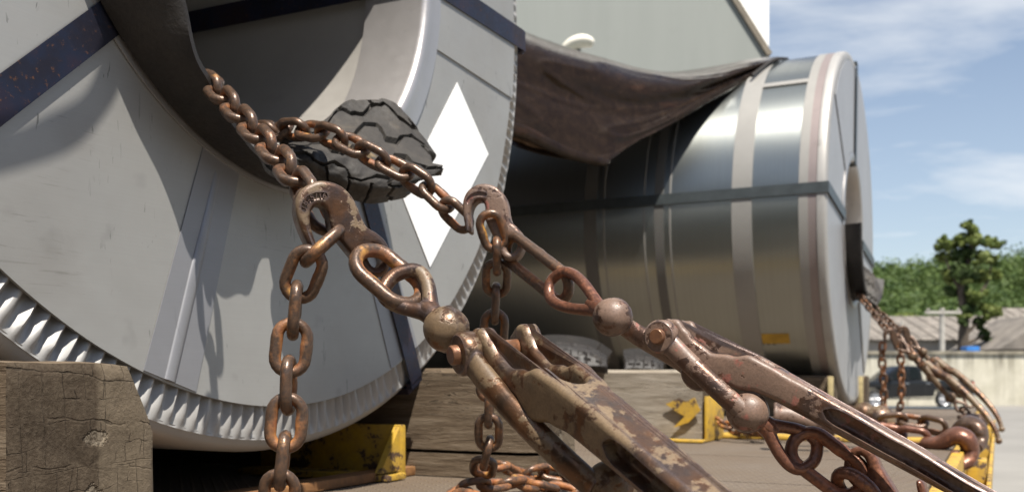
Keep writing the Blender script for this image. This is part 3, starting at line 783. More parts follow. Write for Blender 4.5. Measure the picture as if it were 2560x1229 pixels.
# ---------------------------------------------------------------- trailer
tr = empty('flatbed_trailer', 'flatbed trailer deck of worn steel tread plate with yellow side rail', 'trailer', MT @ Matrix.Translation((0, 1.5, GROUND)))
SE = 4.45
def tbox(name, a, b_, mat, parent, bevel=0, label=None):
    m = MB(); m.box(a, b_); o = link(name, m.mesh(name, 30, bevel), mat, parent, world=MT)
    return o
edges = [-2.2, .52, 1.02, 1.88, 2.9, 3.75, SE]
for i in range(len(edges) - 1):
    tbox('deck_plate', (-2.0, edges[i] + .003, DECK - .012), (.70, edges[i + 1] - .003, DECK), M['deck'], tr)
tbox('edge_plate', (.704, -2.2, DECK - .012), (.766, SE, DECK + .004), M['deck'], tr)
tbox('sub_frame', (-2.0, -2.2, DECK - .2), (.76, SE, DECK - .014), M['rustbar'], tr)
tbox('side_rail', (.768, -2.2, DECK - .17), (.792, SE, DECK + .002), M['yellow'], tr, .004)
for s_ in (-.4, .55, 1.5, 2.3, 3.1, 3.9):
    m = MB(); m.box((.793, s_, DECK - .15), (.835, s_ + .11, DECK - .030)); link('stake_pocket', m.mesh('stake_pocket', 30, .005), M['yellow'], tr, world=MT)
tbox('rub_rail', (.837, -2.2, DECK - .10), (.846, SE, DECK - .055), M['yellow'], tr, .003)
tbox('cross_bar', (-1.0, 1.56, DECK + .001), (.70, 1.66, DECK + .012), M['yellow'], tr, .003)
tbox('end_plate', (-2.0, SE - .22, DECK + .001), (.70, SE - .02, DECK + .005), M['strap_grey'], tr, .001)
m = MB(); m.box((-.062, -.62, DECK + .001), (-.022, .40, DECK + .016)); link('edge_bar', m.mesh('edge_bar', 30, .003), M['rustbar'], tr, world=MT)
for s_ in (3.0, 4.0):
    for t_ in (-1.7, .2):
        m = MB(); m.lathe([(.25, -.13), (.45, -.15), (.5, -.1), (.5, .1), (.45, .15), (.25, .13), (.25, -.13)], 28, M=Matrix.Translation((t_, s_, GROUND + .5)) @ Matrix.Rotation(R(90), 4, 'Y'))
        link('wheel', m.mesh('wheel'), M['tyre_plain'], tr, world=MT)
m = MB(); m.box((-1.6, -2.0, GROUND + .95), (.3, SE, DECK - .21)); link('chassis', m.mesh('chassis', None), M['rustbar'], tr, world=MT)
# yellow cleat beside the near coil
cl = empty('yellow_cleat', 'chipped yellow steel cleat on the deck under the near coil', 'cleat', MT @ Matrix.Translation((-.15, .34, DECK)))
tbox('upright', (-.30, .318, DECK + .002), (-.012, .334, DECK + .088), M['yellow'], cl, .002)
tbox('foot', (-.30, .26, DECK + .002), (.0, .316, DECK + .012), M['yellow'], cl, .002)
m = MB(); m.slab([(.26, DECK + .014), (.316, DECK + .014), (.316, DECK + .085)], -.024, -.0125, Matrix(((0, 0, 1, 0), (1, 0, 0, 0), (0, 1, 0, 0), (0, 0, 0, 1)))); link('gusset', m.mesh('gusset', None), M['yellow'], cl, world=MT)

# ---------------------------------------------------------------- timber beams
def beam(label, s0, s1, t0, t1, z0, z1, mat, chamf=0.0, endmat=None, group='timber beams cradling the coils', split=None):
    o = empty('timber_beam', label, 'beam', MT @ Matrix.Translation((t1, (s0 + s1) / 2, z0)), group)
    # cross-section outline in (s, z), subdivided and roughened
    w, h = s1 - s0, z1 - z0
    if chamf: out = [(s0, z0), (s1, z0), (s1, z1 - h * .36), (s1 - w * .08, z1 - h * .20), (s1 - w * .20, z1 - h * .01), (s1 - w * .30, z1), (s0, z1)]
    else: out = [(s0, z0), (s1, z0), (s1, z1), (s0 + .008, z1), (s0, z1 - .008)]
    if split: out += [(s0, z0 + split + .003), (s0 + .03, z0 + split), (s0, z0 + split - .003)]
    pts = []
    for i, p in enumerate(out):
        a, c = V(p), V(out[(i + 1) % len(out)]); k = max(2, int((c - a).length / .012))
        for j in range(k): pts.append(a.lerp(c, j / k))
    n = len(pts); ts = [t1 - .002] + [t1 - .03 * i for i in range(1, int((t1 - t0) / .03))] + [t0]
    vs = []; fs = []
    cen = V(((s0 + s1) / 2, (z0 + z1) / 2))
    for t_ in ts:
        for p in pts:
            d = (p - cen); w_ = 1 + .012 * noise.noise((p.x * 30, p.y * 30, t_ * 4)) - .010 * abs(noise.noise((p.x * 80, p.y * 80, 3)))
            if t_ == ts[0]: w_ -= .02
            r = cen + d * w_; vs.append((t_, r.x, r.y))
    for i in range(len(ts) - 1):
        for j in range(n): fs.append((i * n + j, i * n + (j + 1) % n, (i + 1) * n + (j + 1) % n, (i + 1) * n + j))
    fs.append(tuple((len(ts) - 1) * n + j for j in range(n)))
    me = pydata('side_face', vs, fs, 40); link('side_face', me, mat, o, world=MT @ Matrix.Translation((0, 0, 0)))
    # end grain face as rows of rings shrinking to the centre, slightly domed and uneven
    vs = []; fs = []; rings = 12
    for i in range(rings):
        f_ = 1 - i / rings
        for j, p in enumerate(pts):
            v0 = V((vs[j][1], vs[j][2])) if i else V((V((0, 0)) + cen + (p - cen) * (1 + .012 * noise.noise((p.x * 30, p.y * 30, ts[0] * 4)) - .010 * abs(noise.noise((p.x * 80, p.y * 80, 3))) - .02)))
            r = cen + (v0 - cen) * f_
            hgt = (.0022 * noise.noise((r.x * 25, r.y * 25, 1)) + .0012 * noise.noise((r.x * 90, r.y * 90, 2))) * (1 if i else 0) + (.0035 if i else 0)
            vs.append((ts[0] + hgt, r.x, r.y))
    vs.append((ts[0] + .003, cen.x, cen.y))
    for i in range(rings - 1):
        for j in range(n): fs.append((i * n + j, i * n + (j + 1) % n, (i + 1) * n + (j + 1) % n, (i + 1) * n + j))
    for j in range(n): fs.append(((rings - 1) * n + j, (rings - 1) * n + (j + 1) % n, len(vs) - 1))
    # local frame: X along s, Z up, Y along the axis
    Mo = Matrix(((0, 1, 0, t1), (1, 0, 0, cen.x), (0, 0, 1, cen.y), (0, 0, 0, 1)))
    inv = Mo.inverted(); vs = [inv @ V(v) for v in vs]
    link('end_grain', pydata('end_grain', vs, fs, 50), endmat or M['endgrain'], o, world=MT @ Mo)
    return o
beam('squared beam with cracked end grain in front of the near coil', -.534, -.380, -1.3, .166, DECK + .002, .011, M['wood'], 1)
beam('weathered beam with a long crack under the right of the near coil', .380, .535, -1.3, .205, DECK + .002, .010, M['wood'], 0, split=.040)
b3 = beam('pale smooth beam with a yellow end cap in the middle of the deck', 1.40, 1.555, -.115, .195, DECK + .002, .012, M['wood_pale'])
beam('short looking beam with yellow edge under the left of the far coil', 3.02, 3.17, -1.0, .27, DECK + .002, -.005, M['wood'])
beam('beam mostly hidden behind the far coil', 3.86, 4.0, -1.0, .30, DECK + .002, -.005, M['wood'])
cp = empty('yellow_end_cap', 'chipped yellow steel cap on the end of the pale beam', 'end cap', MT @ Matrix.Translation((.2, 1.48, DECK)))
tbox('cap_plate', (.199, 1.394, DECK + .002), (.206, 1.562, -.055), M['yellow'], cp, .002)
tbox('cap_foot', (.06, 1.345, DECK + .002), (.206, 1.392, DECK + .008), M['yellow'], cp, .002)
m = MB(); m.slab([(.10, -.075), (.135, -.06), (.155, -.068), (.175, -.058), (.19, -.09), (.16, -.12), (.12, -.135), (.15, -.105), (.13, -.095)], 1.390, 1.3925, Matrix(((1, 0, 0, 0), (0, 0, 1, 0), (0, 1, 0, 0), (0, 0, 0, 1))))
link('paint_tape', m.mesh('paint_tape', None), M['yellow'], cp, world=MT)
for s_, t_, lab in ((2.99, .272, 'faded yellow edge guard on the beam left of the far coil bottom'), (3.70, .30, 'faded yellow edge guard right of the far coil bottom')):
    m = MB(); m.box((t_ - .012, s_, DECK + .002), (t_ + .006, s_ + .026, -.008))
    tag(link('edge_guard', m.mesh('edge_guard', 30, .002), M['yellow_pale'], world=MT), lab, 'edge guard', 'yellow edge guards by the far coil')

# ---------------------------------------------------------------- near coil
c1 = empty('steel_coil', 'big grey steel coil with fluted rim and white diamond, nearest the camera', 'steel coil', K1, 'steel coils on the trailer')
def part1(name, mb, mat, smooth=40, bevel=0, parent=None):
    return link(name, mb.mesh(name, smooth, bevel), mat, parent or c1, local=I4 if parent is None else None, world=K1 if parent else None)
m = MB(); m.lathe([(RC, -1.25), (RC, -.030), (RC - .003, -.016), (RC - .010, -.006), (RC - .019, -.002)], 180); part1('outer_wrap', m, M['zinc'], 60)
# fluted rim: pleats fading into the rolled edge
NF = 228; per = 6; vs = []; fs = []
rr = [.734, .730, .726, .721, .714, .705, .697, .690, .682, .672]
for i in range(NF * per):
    ph = (i / per) % 1.0; a = 2 * math.pi * i / (NF * per); fl = int(i / per)
    jit = random.Random(fl).uniform(.75, 1.2); rj = random.Random(fl * 7 + 1).uniform(-.15, .15)
    wv = math.tanh(1.0 * math.cos(2 * math.pi * ph)) / .76
    crush = max(0, noise.noise((i * .006, 3.3, 0)) - .25) * 1.6
    for j, r in enumerate(rr):
        k = min(1, (rr[0] - r) / .022) ** .9
        t_ = -.002 + (+.0010 + (.0056 * wv * jit - .004 * crush)) * k + (.0012 * noise.noise((i * .13, j * .5, 0)))
        vs.append((r * math.cos(a + .004 * k * rj), r * math.sin(a + .004 * k * rj), t_))
q_ = len(rr); nn = NF * per
for i in range(nn):
    for j in range(q_ - 1): fs.append((i * q_ + j, ((i + 1) % nn) * q_ + j, ((i + 1) % nn) * q_ + j + 1, i * q_ + j + 1))
link('fluted_rim', pydata('fluted_rim', vs, fs, 60), M['zinc'], c1, local=I4)
# face plate: slight waviness
vs = []; fs = []; na = 260; rs_ = [.372, .40, .45, .5, .55, .6, .65, .68, .690]
for i in range(na):
    a = 2 * math.pi * i / na
    for j, r in enumerate(rs_):
        x, y = r * math.cos(a), r * math.sin(a)
        e = .0008 * noise.noise((x * 3, y * 3, 5)) * (1 if .4 < r < .68 else 0)
        vs.append((x, y, .0085 + e + (.0012 * noise.noise((i * .2, 0, 9)) if j == len(rs_) - 1 else 0)))
    vs.append((.690 * math.cos(a), .690 * math.sin(a), .004))
q_ = len(rs_) + 1
for i in range(na):
    for j in range(q_ - 1): fs.append((i * q_ + j, ((i + 1) % na) * q_ + j, ((i + 1) % na) * q_ + j + 1, i * q_ + j + 1))
link('face_plate', pydata('face_plate', vs, fs, 60), M['sheet'], c1, local=I4)
def sector(r0, r1, a0, a1, t0, t1, n=24, skew=0):
    pts = [pol(r0, a0 + (a1 - a0) * i / n) for i in range(n + 1)] + [pol(r1, a1 + skew + (a0 - a1) * i / n) for i in range(n + 1)]
    m = MB(); m.slab(pts, t0, t1); return m
part1('lapped_sheet', sector(.402, .6935, -14.7, 96, .0088, .0112, 60, 5.3), M['sheet'], 30)
part1('lapped_sheet', sector(.402, .6935, 185, 222, .0088, .0108, 30), M['sheet'], 30)
m = MB(); 
def radial_strip(m, th, w, r0, r1, t0, t1, skew=0):
    c, s = math.cos(R(th)), math.sin(R(th)); e = V((c, s, 0)); f = V((-s, c, 0))
    p = [e * r0 - f * (w / 2), e * r1 - f * (w / 2), e * r1 + f * (w / 2), e * r0 + f * (w / 2)]
    m.slab([(v.x, v.y) for v in p], t0, t1)
# bluish cover strip with a raised crease, left of the chain; a second one by the lower strap
for th, w, ridge in ((-107.3, .078, 1), (-64.5, .080, 0)):
    e = V((math.cos(R(th)), math.sin(R(th)), 0)); f = V((-e.y, e.x, 0))
    cn_ = [e * .404 - f * w * .42, e * .687 - f * w * .54, e * .687 + f * w * .54, e * .404 + f * w * .42]
    m = MB(); m.slab([(v.x, v.y) for v in cn_], .0088, .0098); part1('cover_strip', m, M['sheet2'], 30)
    if ridge:
        m = MB(); pth = [e * (.425 + .262 * i / 10) - f * .002 + V((0, 0, .0098)) for i in range(11)]
        m.tube(pth, 1, 16, ell=[(.0030 * math.sin(math.pi * min(1, (i + .6) / 4) / 2), .0085 * (.55 + .45 * min(1, i / 5))) for i in range(11)], up=V((0, 0, 1)))
        part1('strip_crease', m, M['sheet2'], 60)
# eye ring: face flange, rolled lip and inner sleeve
prof = [(.408, .0098), (.408, .0118), (.378, .0130), (.370, .0165), (.362, .0160), (.357, .0115), (.3555, .004), (.3555, -.105), (.360, -.106), (.361, 0)]
m = MB(); m.lathe(prof, 140); part1('eye_ring', m, M['ringzinc'], 50)
m = MB(); m.lathe([(.366, -.02), (.366, -1.25)], 120); part1('bore_lining', m, M['bore'], 60)
m = MB(); m.lathe([(RC, -1.25), (.366, -1.25)], 90); part1('back_face', m, M['sheet'], 60)
m = MB(); m.lathe([(.0001, -1.256), (.42, -1.256), (.42, -1.252), (.0001, -1.252)], 60); part1('bore_light_stop', m, M['strap_grey'], 40)  # unseen dark disc added to keep light out of the bore's back end
# steel straps through the eye
for th, w in ((-137.4, .037), (1.0, .040), (-63.6, .036), (112, .05)):
    m = MB(); radial_strip(m, th, w, .352 if th > 0 else .380, .733, .0128, .0140)
    radial_strip(m, th, w, .7492, .7515, -1.2, -.012); radial_strip(m, th, w, .7325, .7418, .0035, .0125); radial_strip(m, th, w, .7405, .7512, -.0125, .0040); radial_strip(m, th, w, .3500, .3522, -1.2, .0185)
    part1('strap', m, M['strap'], 30)
# added ribbon, unseen above the view, shaped to cast the arc shadow on the face
def shadow_src(s, z, k): 
    p = V((s, z, .0085)) + V((SUN.dot(U_), SUN.z, SUN.dot(N_))) * k
    return p
arc_o = [(-.52, -.452), (-.414, -.420), (-.370, -.395), (-.321, -.359), (-.296, -.305), (-.275, -.24)]
arc_i = [(-.50, -.495), (-.414, -.457), (-.346, -.424), (-.305, -.385), (-.272, -.330), (-.246, -.24)]
pa = cat_rom([shadow_src(s, z, .55) for s, z in arc_o], 6); pb = cat_rom([shadow_src(s, z, .55) for s, z in arc_i], 6)
vs = []; fs = []
for i, (a, c) in enumerate(zip(pa, pb)):
    vs += [a, c]
    if i: fs.append((2 * i - 2, 2 * i - 1, 2 * i + 1, 2 * i))
me = pydata('shadow_ribbon', vs, fs, 60); o_ = link('shadow_ribbon', me, M['strap'], c1, local=I4); o_.modifiers.new('t', 'SOLIDIFY').thickness = .0015
# white diamond painted plate
dm = [face_pt(x, y, .0095) for x, y in ((1143, 206), (1221, 385), (1075, 668), (1003, 484))]
m = MB(); m.slab(dm, .0092, .0098); link('diamond_mark', m.mesh('diamond_mark', None), M['white'], c1, local=I4)

# rubber lining strip standing out from the lower left of the eye lip
vs = []; fs = []; nA = 90; a0, a1 = -165, -50
def strip_rim(th):
    rim = interp([(-170, .355, .085), (-138, .364, .085), (-126, .396, .084), (-117, .408, .080), (-109, .409, .070), (-100, .408, .045), (-85, .406, .030), (-50, .404, .020)], th)
    return rim
for i in range(nA + 1):
    th = a0 + (a1 - a0) * i / nA; a = R(th); rf, tf = strip_rim(th)
    prof = []
    for j in range(9):
        f_ = j / 8; r_ = .404 + (rf - .404) * f_ ** 1.6; t_ = .017 + (tf - .017) * f_; prof.append((r_ + .0025 * noise.noise((i * .2, j * .7, 1)) * f_, t_))
    inner = [(r_ - .006, t_) for r_, t_ in reversed(prof)] + [(.352, .012), (.350, -.05), (.353, -.05), (.355, .0135)]
    for r_, t_ in prof + inner: vs.append((r_ * math.cos(a), r_ * math.sin(a), t_))
k = len(vs) // (nA + 1)
for i in range(nA):
    for j in range(k): fs.append((i * k + j, i * k + (j + 1) % k, (i + 1) * k + (j + 1) % k, (i + 1) * k + j))
fs += [tuple(range(k)), tuple(nA * k + j for j in range(k - 1, -1, -1))]
tag(link('rubber_strip', pydata('rubber_strip', vs, fs, 60), M['rubber_dark'], world=K1), 'dark rubber strip lining the lower left of the near coil eye', 'rubber strip')

# ---------------------------------------------------------------- tyre pieces
def patch(name, ctrl, thick, mat, label, nu=170, nv=120, groove=.0075, pat=0, group='pieces of old tyre used as padding'):
    rows = [cat_rom([V(p) for p in r], 1) for r in ctrl]
    def ev(u, v):
        def cr1(pts, x):
            n = len(pts) - 1; x = min(max(x, 0), 1) * n; i = min(int(x), n - 1); f_ = x - i
            p0, p1, p2, p3 = pts[max(i - 1, 0)], pts[i], pts[i + 1], pts[min(i + 2, n)]
            return .5 * ((2 * p1) + (p2 - p0) * f_ + (2 * p0 - 5 * p1 + 4 * p2 - p3) * f_ * f_ + (3 * p1 - p0 - 3 * p2 + p3) * f_ ** 3)
        return cr1([cr1(r, u) for r in rows], v)
    def saw(x, n_): return max(0, min(1, .5 + 2.2 * math.sin(2 * math.pi * x * n_)))
    if pat == 0:
        G = [[ev(i / nu * (1 - .075 * saw(j / nv + .1, 2.6) * max(0, (i / nu - .55) / .45) - .02 * noise.noise((j * .09, 2, 2)) * (i / nu)), j / nv + .03 * saw(i / nu + .13, 3.1) * max(0, (.3 - j / nv) / .3)) for i in range(nu + 1)] for j in range(nv + 1)]
    else:
        G = [[ev(i / nu, j / nv) for i in range(nu + 1)] for j in range(nv + 1)]
    vs = []; back = []
    def tri(x): x = x % 1; return abs(2 * x - 1)
    for j in range(nv + 1):
        for i in range(nu + 1):
            u, v = i / nu, j / nv
            if pat == 0 and i == nu: pass
            a = G[j][min(i + 1, nu)] - G[j][max(i - 1, 0)]; b_ = G[min(j + 1, nv)][i] - G[max(j - 1, 0)][i]
            nr = a.cross(b_).normalized()
            if nr.dot(-G[j][i]) < 0: nr = -nr
            w_ = .02 * noise.noise((u * 9, v * 9, 1))
            d = 0
            if pat == 0:
                for v0, ph, am in ((.12, .15, .045), (.30, .40, .045), (.48, .65, .045), (.68, .0, .045)):
                    z = v0 + am * max(-1, min(1, (tri(u * 3.6 + ph) - .5) * 4.5))
                    if abs(v - z + w_ * .15) < .016: d = 1
                for u0, va, vb in ((.30, .72, .99), (.46, .72, .99), (.62, .72, .99), (.78, .72, .99), (.5, .01, .10), (.7, .01, .10)):
                    if abs(u - u0 - .20 * (v - .5) + w_ * .4) < .009 and va < v < vb: d = max(d, .8)
            else:
                if abs((v * 3) % 1 - .5 - .12 * (1 if tri(u * 6) > .5 else -1)) < .07: d = 1
                if abs((u * 5 + .3 * v) % 1 - .5) < .03: d = max(d, .7)
            ms = .0007 * noise.noise((u * 22, v * 22, 4)) + .002 * noise.noise((u * 5, v * 5, 8)) + (.005 * noise.noise((u * 11, v * 9, 2)) * max(0, min(1, (v - .45) / .15)) * max(0, min(1, (.62 - u) / .15)) if pat == 0 else 0)
            edge_f = min(1, min(u, v, 1 - u, 1 - v) / .03)
            vs.append(G[j][i] + nr * (ms - groove * d - .005 * (1 - edge_f) ** 2)); back.append(G[j][i] - nr * thick)
    n1 = len(vs); allv = vs + back; fs = []; w = nu + 1
    for j in range(nv):
        for i in range(nu):
            a = j * w + i; fs.append((a, a + 1, a + w + 1, a + w)); fs.append((n1 + a, n1 + a + w, n1 + a + w + 1, n1 + a + 1))
    ring = [i for i in range(w)] + [j * w + nu for j in range(1, nv + 1)] + [nv * w + i for i in range(nu - 1, -1, -1)] + [j * w for j in range(nv - 1, 0, -1)]
    for i in range(len(ring)):
        a, b_ = ring[i], ring[(i + 1) % len(ring)]; fs.append((a, b_, n1 + b_, n1 + a))
    return tag(link(name, pydata(name, allv, fs, 38), mat), label, 'tyre piece', group)
patch('tyre_piece', [
    [P(725, 352, 1.27), P(800, 302, 1.35), P(880, 245, 1.43), P(985, 252, 1.47), P(1060, 338, 1.48)],
    [P(718, 358, 1.275), P(800, 335, 1.32), P(890, 310, 1.39), P(1000, 322, 1.44), P(1092, 385, 1.47)],
    [P(708, 366, 1.225), P(800, 366, 1.245), P(890, 388, 1.28), P(995, 412, 1.34), P(1112, 415, 1.40)],
    [P(705, 388, 1.215), P(785, 408, 1.215), P(870, 445, 1.245), P(965, 470, 1.29), P(1062, 464, 1.38)],
    [P(730, 425, 1.225), P(785, 448, 1.24), P(848, 484, 1.27), P(915, 513, 1.33), P(1010, 496, 1.41)]],
    .016, M['rubber'], 'chunk of old tyre tread under the chains at the near coil eye')
def lying(px0, px1, ytop, ybot, d, label):
    w = px1 - px0
    rows = []
    for fy, dd, yy in ((0, .16, .55), (.25, .12, .10), (.5, .05, 0), (.75, -.01, .25), (1, -.04, .95)):
        rows.append([P(px0 + w * fx, ytop + (ybot - ytop) * min(1, yy + yx), d + dd) for fx, yx in ((0, .10), (.25, .0), (.55, .05), (.8, .22), (1, .62))])
    patch('tyre_piece', rows, .02, M['rubber_dark'], label, 60, 40, .005, 1)
lying(1335, 1520, 855, 915, 2.62, 'tyre piece lying on the pale beam below the far coil')
lying(1560, 1660, 888, 922, 2.75, 'small grey tyre piece lying on the pale beam beside the second binder')

# ---------------------------------------------------------------- far coil
c2 = empty('steel_coil', 'shiny brushed steel coil with pale edge bands at the far end of the deck', 'steel coil', K2, 'steel coils on the trailer')
def part2(name, mb, mat, smooth=40, bevel=0):
    return link(name, mb.mesh(name, smooth, bevel), mat, c2, local=I4)
m = MB(); m.lathe([(RC, -2.3), (RC, -.10)], 200); part2('outer_wrap', m, M['coil'], 60)
for t0, t1, mt, h in ((-.351, -.274, 'band', .003), (-.961, -.905, 'band_dull', .002), (-.660, -.622, 'band_dull', .002), (-.10, -.066, 'band', .003), (-.066, -.036, 'band_pink', .002)):
    m = MB(); m.lathe([(RC - .001, t0), (RC + h, t0), (RC + h, t1), (RC - .001, t1)], 160); part2('edge_band', m, M[mt], 40)
for t0 in (-.876, -.705, -.598):
    m = MB(); m.lathe([(RC - .001, t0), (RC + .0015, t0), (RC + .0015, t0 + .006), (RC - .001, t0 + .006)], 160); part2('seam_line', m, M['band'], 40)
m = MB(); m.lathe([(RC, -.036), (RC + .004, -.034), (RC + .004, -.010), (RC, -.002), (RC - .012, .003), (RC - .03, .001)], 160); part2('edge_ring', m, M['zinc'], 60)
m = MB(); m.lathe([(RC - .03, .0005), (.33, .0005)], 120); part2('face_plate', m, M['farface'], 60)
m = MB(); m.lathe([(.335, .0015), (.335, .005), (.305, .007), (.298, .0), (.298, -.10), (.306, -.10)], 100); part2('eye_ring', m, M['ringzinc'], 50)
m = MB(); m.lathe([(.306, -.09), (.306, -2.3)], 90); part2('bore_lining', m, M['bore'], 60)
m = MB(); m.lathe([(RC, -2.3), (.306, -2.3)], 90); part2('back_face', m, M['farface'], 60)
for th, w in ((174.9, .042), (-5, .042), (84, .042)):
    m = MB(); radial_strip(m, th, w, .296, .757, .0085, .0098); radial_strip(m, th, w, .7515, .7575, -2.3, .0095); radial_strip(m, th, w, .294, .2965, -2.3, .009)
    part2('strap', m, M['strap_grey'], 30)
m = MB(); radial_strip(m, 135.6, .026, .751, .7555, -.275, -.10); part2('cross_tape', m, M['band'], 30)
for a0, a1 in ((96, 140), (40, 82)):
    part2('lapped_sheet', sector(.338, .715, a0, a1, .003, .005, 20), M['farface'], 30)
m = MB(); radial_strip(m, -58, .03, .336, .715, .0012, .006); part2('face_seam', m, M['band'], 30)
m = MB()
for i in range(4): radial_strip(m, -139 + i * .05, .034, .7502, .7508, -.30 + i * .022, -.287 + i * .022)
part2('pencil_mark', m, M['strap_grey'], 30)
m = MB(); m.lathe([(.7503, -.272), (.7510, -.272), (.7510, -.165), (.7503, -.165)], 8, R(-141.8), R(-138.0)); part2('orange_reflection', m, M['label'], 30)  # orange reflection drawn as a flat coloured patch on the wrap
# tyre padding in the far eye
m = MB(); vs = []; fs = []
for i in range(31):
    a = R(-178 + 140 * i / 30)
    for r, t_ in ((.292, -.05), (.288, .02), (.290, .05), (.318, .075), (.330, .07), (.312, .05), (.306, .03), (.299, .012)):
        w_ = .006 * noise.noise((i * .4, r * 30, t_ * 20)); vs.append(((r + w_) * math.cos(a), (r + w_) * math.sin(a), t_ + (.03 * max(0, math.sin((i - 12) / 10)) if t_ > .06 else 0)))
for i in range(30):
    for j in range(8): fs.append((i * 8 + j, i * 8 + (j + 1) % 8, (i + 1) * 8 + (j + 1) % 8, (i + 1) * 8 + j))
fs += [tuple(range(8)), tuple(240 + j for j in range(7, -1, -1))]
tag(link('tyre_piece', pydata('tyre_piece', vs, fs, 50), M['rubber_dark'], world=K2), 'black tyre strip over the lip of the far coil eye', 'tyre piece', 'pieces of old tyre used as padding')
rows = [[P(2148, 655, 4.36), P(2168, 668, 4.33), P(2188, 690, 4.30), P(2203, 720, 4.28)], [P(2142, 690, 4.28), P(2160, 700, 4.25), P(2182, 715, 4.22), P(2200, 735, 4.20)], [P(2140, 728, 4.22), P(2156, 738, 4.19), P(2176, 752, 4.17), P(2192, 764, 4.16)]]
patch('tyre_piece', rows, .015, M['rubber'], 'flap of pitted tyre sticking out of the far coil eye', 40, 30, .006, 1)

# ---------------------------------------------------------------- tarpaulin
def tarp():
    top = [(620, -60, 3.25), (900, -20, 3.42), (1180, 30, 3.60), (1300, 82, 3.70), (1400, 118, 3.78), (1500, 150, 3.86), (1600, 178, 3.93), (1700, 190, 4.0), (1800, 180, 4.08), (1880, 162, 4.15), (1948, 148, 4.22)]
    mid = [(620, 200, 3.10), (900, 195, 3.26), (1180, 190, 3.43), (1300, 215, 3.53), (1400, 245, 3.61), (1490, 272, 3.69), (1590, 282, 3.78), (1690, 256, 3.88), (1780, 222, 4.0), (1865, 184, 4.11), (1944, 150, 4.205)]
    low = [(620, 430, 3.05), (900, 380, 3.22), (1180, 330, 3.37), (1300, 372, 3.45), (1400, 398, 3.52), (1505, 410, 3.60), (1570, 372, 3.70), (1670, 318, 3.82), (1765, 262, 3.95), (1860, 205, 4.08), (1940, 153, 4.195)]
    back = [(620, -40, 4.1), (900, 0, 4.3), (1180, 50, 4.5), (1300, 104, 4.6), (1400, 138, 4.68), (1500, 168, 4.74), (1600, 186, 4.72), (1700, 180, 4.66), (1800, 165, 4.6), (1880, 149, 4.58), (1948, 143, 4.6)]
    rows = [[P(*p) for p in r] for r in (back, top, mid, low)]
    nu, nv = 210, 90
    def cr1(pts, x):
        n = len(pts) - 1; x = min(max(x, 0), 1) * n; i = min(int(x), n - 1); f_ = x - i
        p0, p1, p2, p3 = pts[max(i - 1, 0)], pts[i], pts[i + 1], pts[min(i + 2, n)]
        return .5 * ((2 * p1) + (p2 - p0) * f_ + (2 * p0 - 5 * p1 + 4 * p2 - p3) * f_ * f_ + (3 * p1 - p0 - 3 * p2 + p3) * f_ ** 3)
    G = []
    for j in range(nv + 1):
        G.append([cr1([cr1(r, i / nu) for r in rows], j / nv) for i in range(nu + 1)])
    vs = []
    for j in range(nv + 1):
        for i in range(nu + 1):
            u, v = i / nu, j / nv; p = G[j][i]
            conv = 1 - u * .85
            # folds fan out from the tied corner on the coil
            ang = v * (1.0 + .25 * noise.noise((u * 2.5, v * 2, 1)))
            fold = .026 * math.sin(ang * 15) * conv * u + .014 * noise.noise((u * 5, v * 4, 3))
            for q3, (fu, fv, sd) in enumerate(((3.0, 9.0, 5), (7.0, 5.0, 9), (10.0, 12.0, 13))):
                rg3 = 1 - abs(noise.noise((u * fu + v * 1.4, v * fv - u * 3.0, sd))) * 2.6
                fold += max(0, rg3) ** 2.5 * (.0075, .002, .0)[q3]
            fold *= min(1, (1 - u) / .08) * min(1, max(0, v - .15) / .15)
            vs.append(p + V((-.15, -1, .25)) * fold)
    # rolled hem along the lower edge
    w = nu + 1; fs = []
    for j in range(nv):
        for i in range(nu):
            a = j * w + i; fs.append((a, a + 1, a + w + 1, a + w))
    o = empty('tarpaulin', 'dark brown glossy tarpaulin sagging between the two coils', 'tarpaulin', P(1500, 400, 3.4))
    s = link('sheet', pydata('sheet', vs, fs, 180), M['tarp'], o); md = s.modifiers.new('t', 'SOLIDIFY'); md.thickness = .003
    hem = cat_rom([P(1180, 300, 3.33), P(1300, 328, 3.41), P(1360, 356, 3.46), P(1430, 386, 3.52), P(1500, 403, 3.57), P(1520, 402, 3.60)], 10)
    b = MB(); b.tube(hem, 1, 12, ell=[(.016 * (1 - .5 * i / len(hem)) + .004 * noise.noise((i * .3, 0, 0)), .034 * (1 - .6 * i / len(hem))) for i in range(len(hem))], up=V((0, -1, .3)))
    link('rolled_hem', b.mesh('rolled_hem', 60), M['tarp'], o)
    b = MB(); b.tube(cat_rom([P(1880, 190, 4.05), P(1925, 155, 4.15), P(1950, 147, 4.22), P(1968, 148, 4.30)], 6), .007, 8); link('tie_rope', b.mesh('tie_rope'), M['rubber_dark'], o)
    for px, py, d in ((1615, 214, 3.875), (1658, 217, 3.90)):
        b = MB(); Mg = frame(P(px, py, d - .03), V((1, .2, -.1)), V((0, .3, 1)))
        b.lathe([(.003, 0), (.0035, .002), (.006, .002), (.007, 0)], 16, M=Mg); link('grommet', b.mesh('grommet'), M['trim'], o)
tarp()
mr = empty('mirror_housing', 'cream rounded mirror housing above the tarpaulin in front of grey cladding', 'mirror', P(1440, 122, 5.2))
b = MB(); pth = cat_rom([P(1405, 128, 5.2), P(1425, 112, 5.2), P(1450, 104, 5.2), P(1470, 105, 5.2), P(1483, 112, 5.2)], 6)
b.tube(pth, 1, 16, ell=[(max(.004, .034 * math.sin(math.pi * (.08 + .84 * i / (len(pth) - 1))) ** .6), max(.004, .05 * math.sin(math.pi * (.08 + .84 * i / (len(pth) - 1))) ** .6)) for i in range(len(pth))], up=V((0, 0, 1)))
link('shell', b.mesh('shell', 60), M['mirrorwhite'], mr)
